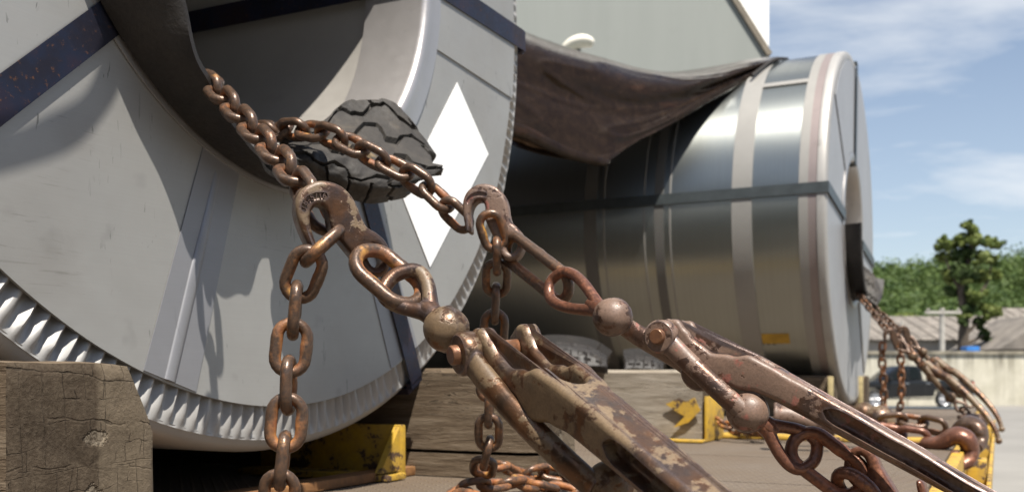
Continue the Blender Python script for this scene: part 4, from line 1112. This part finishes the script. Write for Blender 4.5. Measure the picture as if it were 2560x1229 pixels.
b = MB(); b.tube([P(1445, 122, 5.23), P(1452, 260, 5.23)], .014, 8); link('stem', b.mesh('stem'), M['strap_grey'], mr)

# ---------------------------------------------------------------- chains
def link_mesh(name, pitch, wire, inner, mat, seed=0, n=40, k=14):
    rc = (inner + wire) / 2; hs = (pitch + wire) / 2 - rc
    path = []; q4 = n // 4
    for i in range(q4): path.append(V((-hs + 2 * hs * i / q4, -rc, 0)))
    for i in range(q4): a = -math.pi / 2 + math.pi * i / q4; path.append(V((hs + rc * math.cos(a), rc * math.sin(a), 0)))
    for i in range(q4): path.append(V((hs - 2 * hs * i / q4, rc, 0)))
    for i in range(q4): a = math.pi / 2 + math.pi * i / q4; path.append(V((-hs + rc * math.cos(a), rc * math.sin(a), 0)))
    vs = []; fs = []; inn = []; m = len(path); rg = random.Random(seed)
    for i, p in enumerate(path):
        t = (path[(i + 1) % m] - path[i - 1]).normalized(); o = V((t.y, -t.x, 0)); z = V((0, 0, 1))
        wr = wire / 2 * (1 + .035 * noise.noise((p.x * 60, p.y * 60, seed * 3.1)))
        if abs(p.x) < .0035 and p.y > 0: wr *= 1.06          # weld bead
        for j in range(k):
            a = 2 * math.pi * j / k; d = o * math.cos(a) + z * math.sin(a)
            rr_ = wr * (1 + .02 * noise.noise((p.x * 150 + seed, p.y * 150 + d.x * 2, d.z * 2)))
            if abs(p.x) > hs and math.cos(a) < 0: rr_ *= .95  # bearing wear
            vs.append(p + d * rr_); inn.append(max(0, -math.cos(a)))
    for i in range(m):
        for j in range(k): fs.append((i * k + j, i * k + (j + 1) % k, ((i + 1) % m) * k + (j + 1) % k, ((i + 1) % m) * k + j))
    me = pydata(name, vs, fs, 180)
    at = me.attributes.new('inner', 'FLOAT', 'POINT')
    for i, x in enumerate(inn): at.data[i].value = x
    me.materials.append(mat)
    return me
LM = {}
def get_links(mat, pitch, wire, inner):
    key = (mat, pitch, wire, inner)
    if key not in LM: LM[key] = [link_mesh('link', pitch, wire, inner, M[mat], s) for s in range(4)]
    return LM[key]
def resample(pts, step):
    out = [pts[0].copy()]; acc = 0; prev = pts[0]
    i = 1
    while i < len(pts):
        seg = (pts[i] - out[-1]).length
        if seg >= step:
            # point at distance step from the last one on segment prev->pts[i]
            a, b_ = prev, pts[i]; lo, hi = 0.0, 1.0
            if (a - out[-1]).length >= step: hi = 0
            for _ in range(30):
                mid = (lo + hi) / 2
                if (a.lerp(b_, mid) - out[-1]).length < step: lo = mid
                else: hi = mid
            prev = a.lerp(b_, hi); out.append(prev.copy())
        else: prev = pts[i]; i += 1
    return out
def chain(label, ctrl, mat='chain', pitch=.031, wire=.0100, inner=.0145, roll=0, jit=4, group=None, smooth=True, cat='chain', seed=1, ref=None):
    pts = cat_rom(ctrl, 12); nodes = resample(pts, pitch); rg = random.Random(seed)
    ms = get_links(mat, pitch, wire, inner)
    o = empty('chain', label, cat, nodes[0], group)
    for i in range(len(nodes) - 1):
        a, b_ = nodes[i], nodes[i + 1]; x = (b_ - a).normalized(); c = (a + b_) / 2
        vd = ref if ref is not None else -c.normalized()
        w_ = x.cross(vd)
        if w_.length < .05: w_ = x.orthogonal()
        w_.normalize(); w_.rotate(Matrix.Rotation(R(roll + 90 * (i % 2) + rg.uniform(-jit, jit)), 3, x))
        link('link', ms[rg.randrange(4)], None, o, world=frame(c, x, w_))
    return o
# load chain to the first hook, its hanging tail
chain('rusty chain from the near coil eye down to the first hook', [P(420, 190, 1.50), P(475, 196, 1.26), P(522, 208, 1.13), P(600, 290, 1.04), P(700, 400, .945), P(758, 470, .885), P(800, 545, .870), P(842, 632, .866)], 'chain', roll=42, group='load chains')
chain('rusty chain tail hanging straight down from the first hook', [P(836, 588, .836), P(790, 630, .820), P(752, 672, .822), P(740, 745, .826), P(736, 800, .826), P(724, 890, .824), P(722, 975, .822), P(716, 1060, .82), P(708, 1140, .818), P(698, 1230, .816), P(694, 1330, .83)], 'chain_b', roll=96, jit=6, group='chain tails', seed=4)
chain('rusty chain across the tyre tread to the second hook', [P(640, 350, 1.46), P(646, 330, 1.33), P(690, 328, 1.255), P(745, 322, 1.225), P(800, 332, 1.205), P(860, 352, 1.19), P(920, 385, 1.18), P(985, 418, 1.175), P(1050, 455, 1.17), P(1100, 500, 1.165), P(1150, 548, 1.165), P(1195, 588, 1.165)], 'chain', roll=38, jit=8, group='load chains', seed=2)
def dk(px, py, z):
    d = z / ((HZ - py) / F); return P(px, py, d)
zp = DECK + .022
tail2 = [P(1222, 545, 1.125), P(1234, 568, 1.120), P(1243, 620, 1.135), P(1241, 700, 1.165), P(1238, 780, 1.175), P(1232, 870, 1.18), P(1226, 960, 1.18), P(1222, 1050, 1.19), P(1222, 1110, 1.20), P(1212, 1150, 1.22), P(1205, 1185, 1.25)]
chain('rusty chain tail hanging from the second hook behind the first binder', tail2, 'chain_b', roll=2, jit=5, group='chain tails', seed=9)
pile = [P(1205, 1188, 1.33), P(1250, 1160, 1.38), P(1300, 1188, 1.42), P(1360, 1178, 1.45), P(1420, 1190, 1.45), P(1470, 1215, 1.40), P(1430, 1235, 1.34), P(1360, 1215, 1.34), P(1290, 1205, 1.30), P(1220, 1215, 1.26), P(1165, 1222, 1.25), P(1130, 1245, 1.22), P(1200, 1260, 1.2)]
chain('heap of orange rusted chain lying on the deck below the first binder', pile, 'chain_or', roll=40, jit=30, group='loose chain on the deck', seed=12)

# ---------------------------------------------------------------- grab hooks
HK = .84 / (3.07 * F)
def hz_(pts, per=6, closed=True): return [V((p[0], p[1])) * 1 for p in cat_rom([V(((x - 370) * HK, -(y - 330) * HK, 0)) for x, y in pts], per, closed)]
outer = [(300, 612), (268, 592), (232, 520), (192, 420), (168, 310), (180, 215), (235, 135), (330, 84), (430, 80), (525, 112), (600, 180), (645, 260), (680, 350), (722, 420), (790, 458), (858, 515), (900, 595), (905, 680), (880, 755), (830, 800), (762, 812), (700, 790), (650, 730), (610, 660), (545, 580), (485, 505), (440, 442), (424, 385), (414, 325), (388, 280), (348, 262), (306, 280), (280, 330), (276, 400), (292, 480), (318, 560), (322, 600)]
eyeh = [(752, 560), (800, 575), (832, 625), (828, 690), (795, 730), (752, 720), (722, 670), (715, 610)]
hook_me = plate('hook_body', [hz_(outer), hz_(eyeh)], .0215, .0045, 4)
rec = [(205, 300), (222, 240), (270, 195), (330, 172), (395, 172), (408, 200), (380, 222), (320, 232), (275, 258), (250, 305), (228, 325)]
hook_cut = plate('recess', [hz_(rec)], .004, .0012, 2)
for v in hook_cut.vertices: v.co.z += .0107
hook_cut2 = hook_cut.copy()
for v in hook_cut2.vertices: v.co.z -= .0240
hook_me = boolean(hook_me, [hook_cut])
def letters(txt, path, size, depth):
    """raised lettering along a 2D path: one mesh"""
    b_v = []; b_f = []
    L_ = sum((path[i + 1] - path[i]).length for i in range(len(path) - 1)); st = resample(path, L_ / (len(txt) - .5))
    for i, ch in enumerate(txt):
        cu = bpy.data.curves.new('txt', 'FONT'); cu.body = ch; cu.size = size; cu.extrude = depth; cu.align_x = 'CENTER'; cu.offset = .00012
        ob = bpy.data.objects.new('txt', cu); COL.objects.link(ob)
        me = bpy.data.meshes.new_from_object(ob.evaluated_get(bpy.context.evaluated_depsgraph_get()))
        bpy.data.objects.remove(ob); bpy.data.curves.remove(cu)
        p = st[min(i, len(st) - 1)]; d = path[-1] - path[0]
        k = min(len(path) - 2, int(i / len(txt) * (len(path) - 1))); d = (path[k + 1] - path[k]).normalized()
        Mx = frame(V((p.x, p.y, 0)), (d.x, d.y, 0), (-d.y, d.x, 0)); k0 = len(b_v)
        b_v += [Mx @ v.co for v in me.vertices]; b_f += [tuple(k0 + j for j in pg.vertices) for pg in me.polygons]
        bpy.data.meshes.remove(me)
    return pydata('raised_lettering', b_v, b_f, 30)
def hook(parent, Mw, mat, name='grab_hook', text=True):
    h = link(name, hook_me.copy() if False else hook_me_for(mat), None, parent, world=Mw)
    if text:
        pth = hz_([(238, 322), (250, 268), (292, 234), (345, 218), (402, 214)], 8, False)
        me = letters('3/8-5/16', pth, .0070, .0011)
        for v in me.vertices: v.co.z += .0092
        link('raised_lettering', me, M[mat], h, world=Mw)
    return h
HM = {}
def hook_me_for(mat):
    if mat not in HM:
        q_ = hook_me.copy(); q_.materials.append(M[mat]); HM[mat] = q_
    return HM[mat]

# ---------------------------------------------------------------- lever binders
BS = 1 / 2630.0
def B(pts, per=5, closed=True): return [V((p.x, p.y)) for p in cat_rom([V((a * BS, b_ * BS, 0)) for a, b_ in pts], per, closed)]
# l, top, bottom, half width (in photo pixels at the second binder)
LT = [(-45, 20, -20, 50), (-20, 46, -30, 60), (10, 56, -36, 62), (40, 42, -44, 60), (80, 24, -50, 58), (130, 17, -48, 56), (185, 33, -36, 54), (230, 55, -28, 54), (290, 53, -14, 48), (350, 48, -12, 42), (500, 42, -15, 39), (650, 33, -19, 37), (850, 17, -27, 34), (1000, 8, -32, 32), (1130, 0, -34, 31)]
def lever_mesh(pockets=True, wide=1.0, tall=1.0):
    LT_ = LT
    def interp_l(l):
        tp, bt, w_ = interp(LT_, l); return tp, tp - (tp - bt) * (tall if l > 150 else 1 + (tall - 1) * max(0, l / 150)), w_
    n = 110; L0, L1 = -45, 1120
    up = []; dn = []
    for i in range(n + 1):
        l = L0 + (L1 - L0) * i / n; w_ = interp_l(l)[2] * wide
        if i == 0: w_ *= .62
        if i == n: w_ *= .6
        up.append((l, w_)); dn.append((l, -w_))
    # slot open at the nose
    sl = []; sw = 21 * wide
    pts = [V((a * BS, b_ * BS)) for a, b_ in dn]
    e = []
    for i in range(40): l = 268 - i * (268 - L0) / 40; e.append((l, sw * (1 + .5 * max(0, (60 - l) / 100))))
    end = [(268 + sw * 1.3 * math.sin(R(a)), sw * math.cos(R(a))) for a in range(15, 180, 15)]
    slot_up = list(reversed(e)); slot_dn = [(a, -b_) for a, b_ in e]
    outline = dn + list(reversed(up)) + slot_up + end + slot_dn
    T0 = .03; me = plate('lever', [[V((a * BS, b_ * BS)) for a, b_ in outline]], T0, .0052, 3)
    bm = bmesh.new(); bm.from_mesh(me)
    for v in bm.verts:
        tp, bt, _ = interp_l(v.co.x / BS); hgt = (tp - bt) * BS; mid = (tp + bt) / 2 * BS
        hl = v.co.z / T0
        # keep the rounding the same size whatever the height
        e_ = T0 / 2 - abs(v.co.z)
        z = math.copysign(hgt / 2 - e_ if e_ < .0055 else abs(hl) * hgt, v.co.z)
        v.co = V((v.co.x, v.co.y, mid + z))
    bm.to_mesh(me); bm.free()
    if pockets:
        cut = []
        for sg in (-1, 1):
            pk = []
            for i in range(40): l = 455 + i * 15; tp, bt, w_ = interp_l(l); m_ = (tp + bt) / 2 + 1; hh = (tp - bt) * .31 * min(1, math.sqrt(max(0.02, 1 - (1 - i / 3.0) ** 2)) if i < 3 else 1); pk.append((l, m_ + hh, m_ - hh))
            ol = [V((a * BS, b_ * BS)) for a, b_, c_ in pk] + [V((a * BS, c_ * BS)) for a, b_, c_ in reversed(pk)]
            c = plate('pocket', [ol], .030, .004, 2)
            for v in c.vertices:
                w_ = interp_l(v.co.x / BS)[2] * BS * wide
                v.co = V((v.co.x, sg * (w_ - .0125 + .015) + v.co.z * -1, v.co.y)) if True else v.co
            bm = bmesh.new(); bm.from_mesh(c); bmesh.ops.recalc_face_normals(bm, faces=bm.faces); bm.to_mesh(c); bm.free()
            cut.append(c)
        me = boolean(me, cut)
    return me
def sphere(c, r, Mx=None, seed=0, sq=1.0):
    b = MB(); n = 14
    b.lathe([(max(1e-4, r * math.sin(math.pi * i / n)), -r * sq * math.cos(math.pi * i / n)) for i in range(n + 1)], 28, M=Matrix.Translation(c) @ (Mx or I4))
    b.v = [Mc + (v - Mc) * (1 + .035 * noise.noise(((v - Mc) / r) * 1.6 + V((seed, 0, 0))) + .012 * noise.noise(((v - Mc) / r) * 5)) for Mc in (V(c),) for v in b.v]
    return b
def eye_loop(b, root, d, w_, length, half, tube, n=14):
    """teardrop loop starting at root along d, opening in the plane of w_"""
    d = V(d).normalized(); w_ = V(w_); w_ = (w_ - d * w_.dot(d)).normalized()
    sh = [(-.02, .10), (.12, .22), (.30, .55), (.50, .85), (.72, 1.0), (.90, .80), (1.0, .0)]
    pts = [root + d * (length * a) + w_ * (half * c) for a, c in sh] + [root + d * (length * a) - w_ * (half * c) for a, c in reversed(sh[:-1])]
    p = cat_rom(pts, 7); m = len(p)
    b.tube(p, [tube * (1 + .30 * max(0, 1 - min(i, m - 1 - i) / (m * .16))) for i in range(m)], n)
    b.tube([root - d * .012, root + d * (length * .10), root + d * (length * .24)], [tube * 1.35, tube * 1.45, tube * .9], n)
    return root + d * length
def binder(label, origin, L, Wd, mats, scale=1.0, ball1=None, ball2=None, loop1=None, loop2=None, w1=None, w2=None, rod=False, tall=1.0, wide=1.0, ball_r=.0200, group='lever binders tightening the chains'):
    """local X along the lever, Y across away from the camera, Z up"""
    Mw = frame(origin, L, Wd) @ Matrix.Scale(scale, 4)
    o = empty('lever_binder', label, 'lever binder', frame(origin, L, Wd), group)
    inv = Mw.inverted()
    def add(name, b, mat, sm=45): return link(name, b.mesh(name, sm) if isinstance(b, MB) else b, M[mat], o, world=Mw)
    if rod:
        pth = cat_rom([(-.01, 0, .004), (.06, 0, .008), (.10, 0, .018), (.20, 0, .018), (.30, 0, .008), (.36, 0, -.008), (.40, 0, -.03)], 8)
        b = MB(); b.tube(pth, [.019 - .011 * i / (len(pth) - 1) for i in range(len(pth))], 12); e = sphere(V((.40, 0, -.03)), .012); b.add(e.v, e.f); add('lever', b, mats[0])
    else:
        add('lever', lever_mesh(tall=tall, wide=wide), mats[0])
    wn = .0255; b1 = inv @ ball1 if ball1 is not None else V((-121 * BS, 0, -5 * BS)); b2 = inv @ ball2 if ball2 is not None else V((291 * BS, 0, -67 * BS))
    # side arms from the pin to the lower ball
    for sg in (-1,):
        y0 = sg * (wn + .0075); b = MB()
        bq = V((b2.x, 0, b2.z)); path = cat_rom([bq * f0 + V((0, y0 * (1 - .62 * f0 ** 1.6) + b2.y * f0 ** 1.6, 0)) for f0 in (0, .2, .4, .6, .8, 1)], 6); m_ = len(path)
        el = []
        for i in range(m_):
            f_ = i / (m_ - 1); el.append((.0068 + .002 * math.sin(f_ * 3), .0125 - .0022 * math.sin(min(1, f_ * 2.2) * math.pi / 2) if f_ < .8 else .0105))
        b.tube(path, 1, 16, ell=el, up=V((0, 1, 0)))
        Mr = Matrix.Translation((0, y0, 0)) @ Matrix.Rotation(R(90), 4, 'X')
        b.lathe([(.0001, -.0078), (.0150, -.0078), (.0172, -.0055), (.0172, .0055), (.0150, .0078), (.0001, .0078)], 28, M=Mr)
        add('side_arm', b, mats[1])
    b = MB(); Mr = Matrix.Rotation(R(90), 4, 'X')
    for (c, hw, r) in ((V((0, 0, 0)), wn + .0215, .0078), (V((110 * BS, 0, -36 * BS)), wn + .004, .0075)):
        h2 = wn * .9
        b.lathe([(.0001, -h2), (r - .001, -h2), (r, -h2 + .001), (r, hw - .001), (r - .001, hw), (.0001, hw)], 22, M=Matrix.Translation(c) @ Mr)
    add('pin', b, 'pin')
    # shank from the upper ball to the second pin, between the tines
    p2 = V((110 * BS, 0, -36 * BS))
    b = MB(); pth = cat_rom([b1, V((b1.x * .55, b1.y * .5, min(b1.z, 0) - .008)), V((p2.x * .35, 0, -.016)), p2 - V((0, 0, .004))], 6)
    b.tube(pth, 1, 16, ell=[(.0075, .0100 + .007 * (i / (len(pth) - 1)) ** 2) for i in range(len(pth))], up=V((0, 1, 0)))
    b.lathe([(.0001, -.0085), (.019, -.0085), (.021, -.006), (.021, .006), (.019, .0085), (.0001, .0085)], 24, M=Matrix.Translation(p2 - V((0, 0, .004))) @ Mr)
    add('shank', b, mats[1])
    for bb, nm in ((b1, 'ball_joint'), (b2, 'ball_joint')):
        b = sphere(bb, ball_r, Matrix.Rotation(R(70), 4, 'Y'), sq=1.06); 
        b.lathe([(ball_r, -.0012), (ball_r + .0008, 0), (ball_r, .0012)], 28, M=Matrix.Translation(bb) @ Matrix.Rotation(R(80), 4, 'X'))
        add('ball_joint', b, mats[1])
    for root, lp, wv in ((b1, loop1, w1), (b2, loop2, w2)):
        if lp is None: continue
        e = inv @ lp; d = (e - root); wl = (inv.to_3x3() @ V(wv)).normalized(); b = MB()
        eye_loop(b, root + d.normalized() * .020, d, wl, d.length - .020, .0185, .0062)
        add('eye_bolt', b, mats[2])
    return o, Mw
def big_link(parent, a, b_, wv, mat, half=.0175, wire=.0125, name='link'):
    a, b_ = V(a), V(b_); L_ = (b_ - a).length; me = link_mesh(name, max(.02, L_ - wire), wire, 2 * half - wire, M[mat], 3, 48, 16)
    x = (b_ - a).normalized(); return link(name, me, None, parent, world=frame((a + b_) / 2, x, V(wv)))

# first binder: its lever comes towards the camera
L1 = V((.455, -.805, -.372)).normalized(); W1 = V((.85, .49, .12)); W1 = (W1 - L1 * W1.dot(L1)).normalized()
O1 = P(1143, 886, .772) + W1 * .041
bn1, Mb1 = binder('tan worn lever binder with slotted lever, nearest the camera', O1, L1, W1, ('binder', 'binder_dark', 'hook'), 1.0,
                  ball1=P(1116, 822, .805), loop1=P(985, 690, .835), w1=V((.15, .5, .85)), ball2=P(1530, 1215, .69), tall=1.28, wide=1.14, ball_r=.0186)
def hook_frame(px, py, d, rot, tiltx=0, tilty=0):
    c = P(px, py, d); v = c.normalized()
    Mx = frame(c, V((1, 0, 0)) - v * v.x, V((0, 0, 1)))
    # local z must face the camera
    if (Mx.to_3x3() @ V((0, 0, 1))).dot(v) > 0: Mx = frame(c, V((1, 0, 0)) - v * v.x, V((0, 0, 1)))
    return Mx @ Matrix.Rotation(R(rot), 4, 'Z') @ Matrix.Rotation(R(tiltx), 4, 'X') @ Matrix.Rotation(R(tilty), 4, 'Y')
hook(bn1, hook_frame(800, 538, .842, 0, 0, 14), 'hook')
big_link(bn1, P(902, 632, .835), P(1042, 752, .828), V((.50, .70, .5)), 'chain', .0185, .0125)
# second binder: seen from the side
L2 = (P(2441, 1250, .80) - P(1640, 840, .955)).normalized(); W2 = V((.54, .84, 0)); W2 = (W2 - L2 * W2.dot(L2)).normalized()
O2 = P(1641, 840, .952) + W2 * .043
bn2, Mb2 = binder('pinkish faded lever binder on the right with recessed lever', O2, L2, W2, ('pink', 'pink', 'chain_red'), .95, tall=1.15,
                  ball1=P(1532, 792, .985), ball2=P(1870, 1030, .935), loop1=P(1378, 702, 1.075), loop2=P(2035, 1150, .93), w1=V((.35, .1, .9)), w2=V((.6, .2, .75)))
hook(bn2, hook_frame(1206, 522, 1.145, -13, 0, -12), 'pink', text=False)
big_link(bn2, P(1268, 612, 1.14), P(1420, 730, 1.07), V((.25, -.55, .75)), 'chain', .0165, .0125)
# chain from the second binder's lower eye to a hook at the bottom edge
c3 = empty('chain', 'brown heavy links from the second binder lower eye to a hook', 'chain', P(2080, 1160, .93), 'load chains')
big_link(c3, P(1988, 1098, .935), P(2150, 1218, .915), V((.5, .0, .85)), 'chain_red', .0175, .0125)
big_link(c3, P(2095, 1190, .92), P(2190, 1262, .90), V((.3, -.8, .2)), 'chain_red', .0165, .0125)
hk3 = hook(c3, hook_frame(2268, 1278, .90, 170, 0, 10), 'chain_red', text=False)

# ---------------------------------------------------------------- loose gear on the right of the deck
chain('copper brown chain lying along the deck edge to the hook', [P(2020, 1048, 2.35), P(2085, 1045, 2.34), P(2150, 1062, 2.32), P(2215, 1082, 2.30), P(2270, 1090, 2.28), P(2320, 1098, 2.26)], 'chain_red', pitch=.052, wire=.0165, inner=.024, roll=40, jit=10, group='loose chain on the deck', seed=5)
chain('dark chain lying behind the copper chain', [P(2205, 1052, 2.60), P(2265, 1048, 2.58), P(2330, 1062, 2.55), P(2390, 1076, 2.5)], 'chain', pitch=.050, wire=.0155, inner=.023, roll=40, jit=10, group='loose chain on the deck', seed=6)
def edge_hook(label, pts, rad, mat):
    b = MB(); p = cat_rom(pts, 8); m_ = len(p)
    b.tube(p, 1, 14, ell=[(rad * (.9 + .5 * math.sin(math.pi * min(1, i / m_ * 1.25))), rad * (.62 + .35 * math.sin(math.pi * min(1, i / m_ * 1.2)))) for i in range(m_)], up=V((.3, .9, .2)))
    e = sphere(p[-1], rad * .75); b.add(e.v, e.f)
    return tag(link('deck_hook', b.mesh('deck_hook', 60), M[mat]), label, 'hook', 'hooks over the deck edge')
edge_hook('copper brown hook curled over the deck edge', [P(2310, 1106, 2.25), P(2350, 1106, 2.22), P(2388, 1088, 2.20), P(2416, 1098, 2.19), P(2425, 1128, 2.19), P(2415, 1152, 2.18), P(2396, 1158, 2.17), P(2386, 1142, 2.16)], .021, 'chain_red')
edge_hook('dark steel hook behind the copper hook', [P(2390, 1078, 2.45), P(2420, 1062, 2.42), P(2442, 1075, 2.40), P(2446, 1105, 2.38), P(2432, 1120, 2.36)], .026, 'chain')
chain('rusty chain heap beside the yellow end cap', [P(1790, 1048, 2.58), P(1830, 1068, 2.52), P(1870, 1080, 2.48), P(1910, 1078, 2.45), P(1890, 1060, 2.55), P(1850, 1052, 2.6), P(1920, 1050, 2.6), P(1960, 1060, 2.5), P(2000, 1070, 2.45)], 'chain_or', roll=40, jit=30, group='loose chain on the deck', seed=15)
sb = empty('spare_binder', 'loose pinkish binder lying on the deck behind the second binder', 'lever binder', dk(2000, 1060, DECK + .03), 'lever binders tightening the chains')
b = MB(); p = cat_rom([P(1935, 1038, 2.25), P(1975, 1040, 2.24), P(2030, 1056, 2.22), P(2090, 1072, 2.2)], 6); b.tube(p, [.028, .03, .028] + [.024 - .010 * i / len(p) for i in range(len(p) - 3)], 12); link('lever', b.mesh('lever', 60), M['pink'], sb)
for px, py in ((2165, 1030), (2205, 1052)):
    pass
b = sphere(P(2200, 1050, 2.75), .042); link('ball_joint', b.mesh('ball_joint'), M['binder'], sb)
b = sphere(P(2160, 1033, 3.0), .034); link('ball_joint', b.mesh('ball_joint'), M['binder_dark'], sb)
b = MB(); b.tube(cat_rom([P(2040, 985, 3.2), P(2070, 1008, 3.12), P(2110, 1020, 3.08), P(2155, 1026, 3.02)], 8), .012, 10); link('handle', b.mesh('handle', 60), M['binder'], sb)

# ---------------------------------------------------------------- chains and binders of the far coil
ch = 'chains of the far coil'
chain('upper chain from the far coil eye to its binder', [P(2143, 715, 4.30), P(2150, 738, 4.20), P(2180, 778, 4.10), P(2215, 820, 4.0), P(2240, 838, 3.96), P(2285, 890, 3.9), P(2300, 905, 3.88)], 'chain_b', roll=40, jit=10, group=ch, seed=21)
chain('second chain beside the upper chain of the far coil', [P(2150, 730, 4.45), P(2190, 772, 4.35), P(2225, 805, 4.25), P(2250, 830, 4.18), P(2290, 880, 4.1), P(2310, 905, 4.06)], 'chain', roll=35, jit=10, group=ch, seed=22)
chain('left hanging chain tail in front of the pickup', [P(2206, 858, 3.92), P(2205, 900, 3.93), P(2209, 960, 3.94), P(2208, 1020, 3.95), P(2198, 1043, 3.93)], 'chain_or', roll=25, jit=12, group=ch, seed=23)
chain('right hanging chain tail in front of the pickup', [P(2250, 850, 4.0), P(2252, 900, 4.0), P(2254, 960, 4.0), P(2252, 1010, 4.0), P(2240, 1038, 3.98), P(2215, 1045, 3.96)], 'chain_or', roll=25, jit=12, group=ch, seed=24)
Lf = (P(2500, 1085, 3.62) - P(2285, 895, 3.92)).normalized(); Wf = V((.6, .8, 0)); Wf = (Wf - Lf * Wf.dot(Lf)).normalized()
for k, (px, py, d, lab) in enumerate(((2318, 915, 3.86, 'far lever binder with long thin handle, lower of the two'), (2342, 905, 4.05, 'far lever binder with long thin handle, upper of the two'))):
    o, Mf = binder(lab, P(px, py, d), Lf, Wf, ('binder', 'binder_dark', 'chain'), 1.0 if k == 0 else .95, rod=True,
                   ball1=P(px - 36, py - 26, d + .03), loop1=P(px - 78, py - 62, d + .07), w1=V((.4, .2, .8)), ball2=P(px + 58, py + 78, d - .05), loop2=P(px + 92, py + 108, d - .08), w2=V((.5, .2, .7)))
    c_ = P(2214 + 34 * k, 832 - 4 * k, 3.9 + .1 * k)
    hook(o, hook_frame(2222 + 32 * k, 838 - 8 * k, 3.9 + .13 * k, -10, 0, 20), 'chain', text=False)
chain('short chain from the far binders down to the deck edge', [P(2405, 1020, 3.75), P(2425, 1040, 3.74), P(2440, 1058, 3.72)], 'chain', roll=40, jit=10, group=ch, seed=25)
edge_hook('far hook bent over the deck corner', [P(2398, 1046, 3.72), P(2432, 1046, 3.72), P(2452, 1050, 3.72), P(2456, 1062, 3.72), P(2446, 1076, 3.72)], .022, 'chain_b')
for o in bpy.data.objects:
    if '_inv' in o.keys(): del o['_inv']
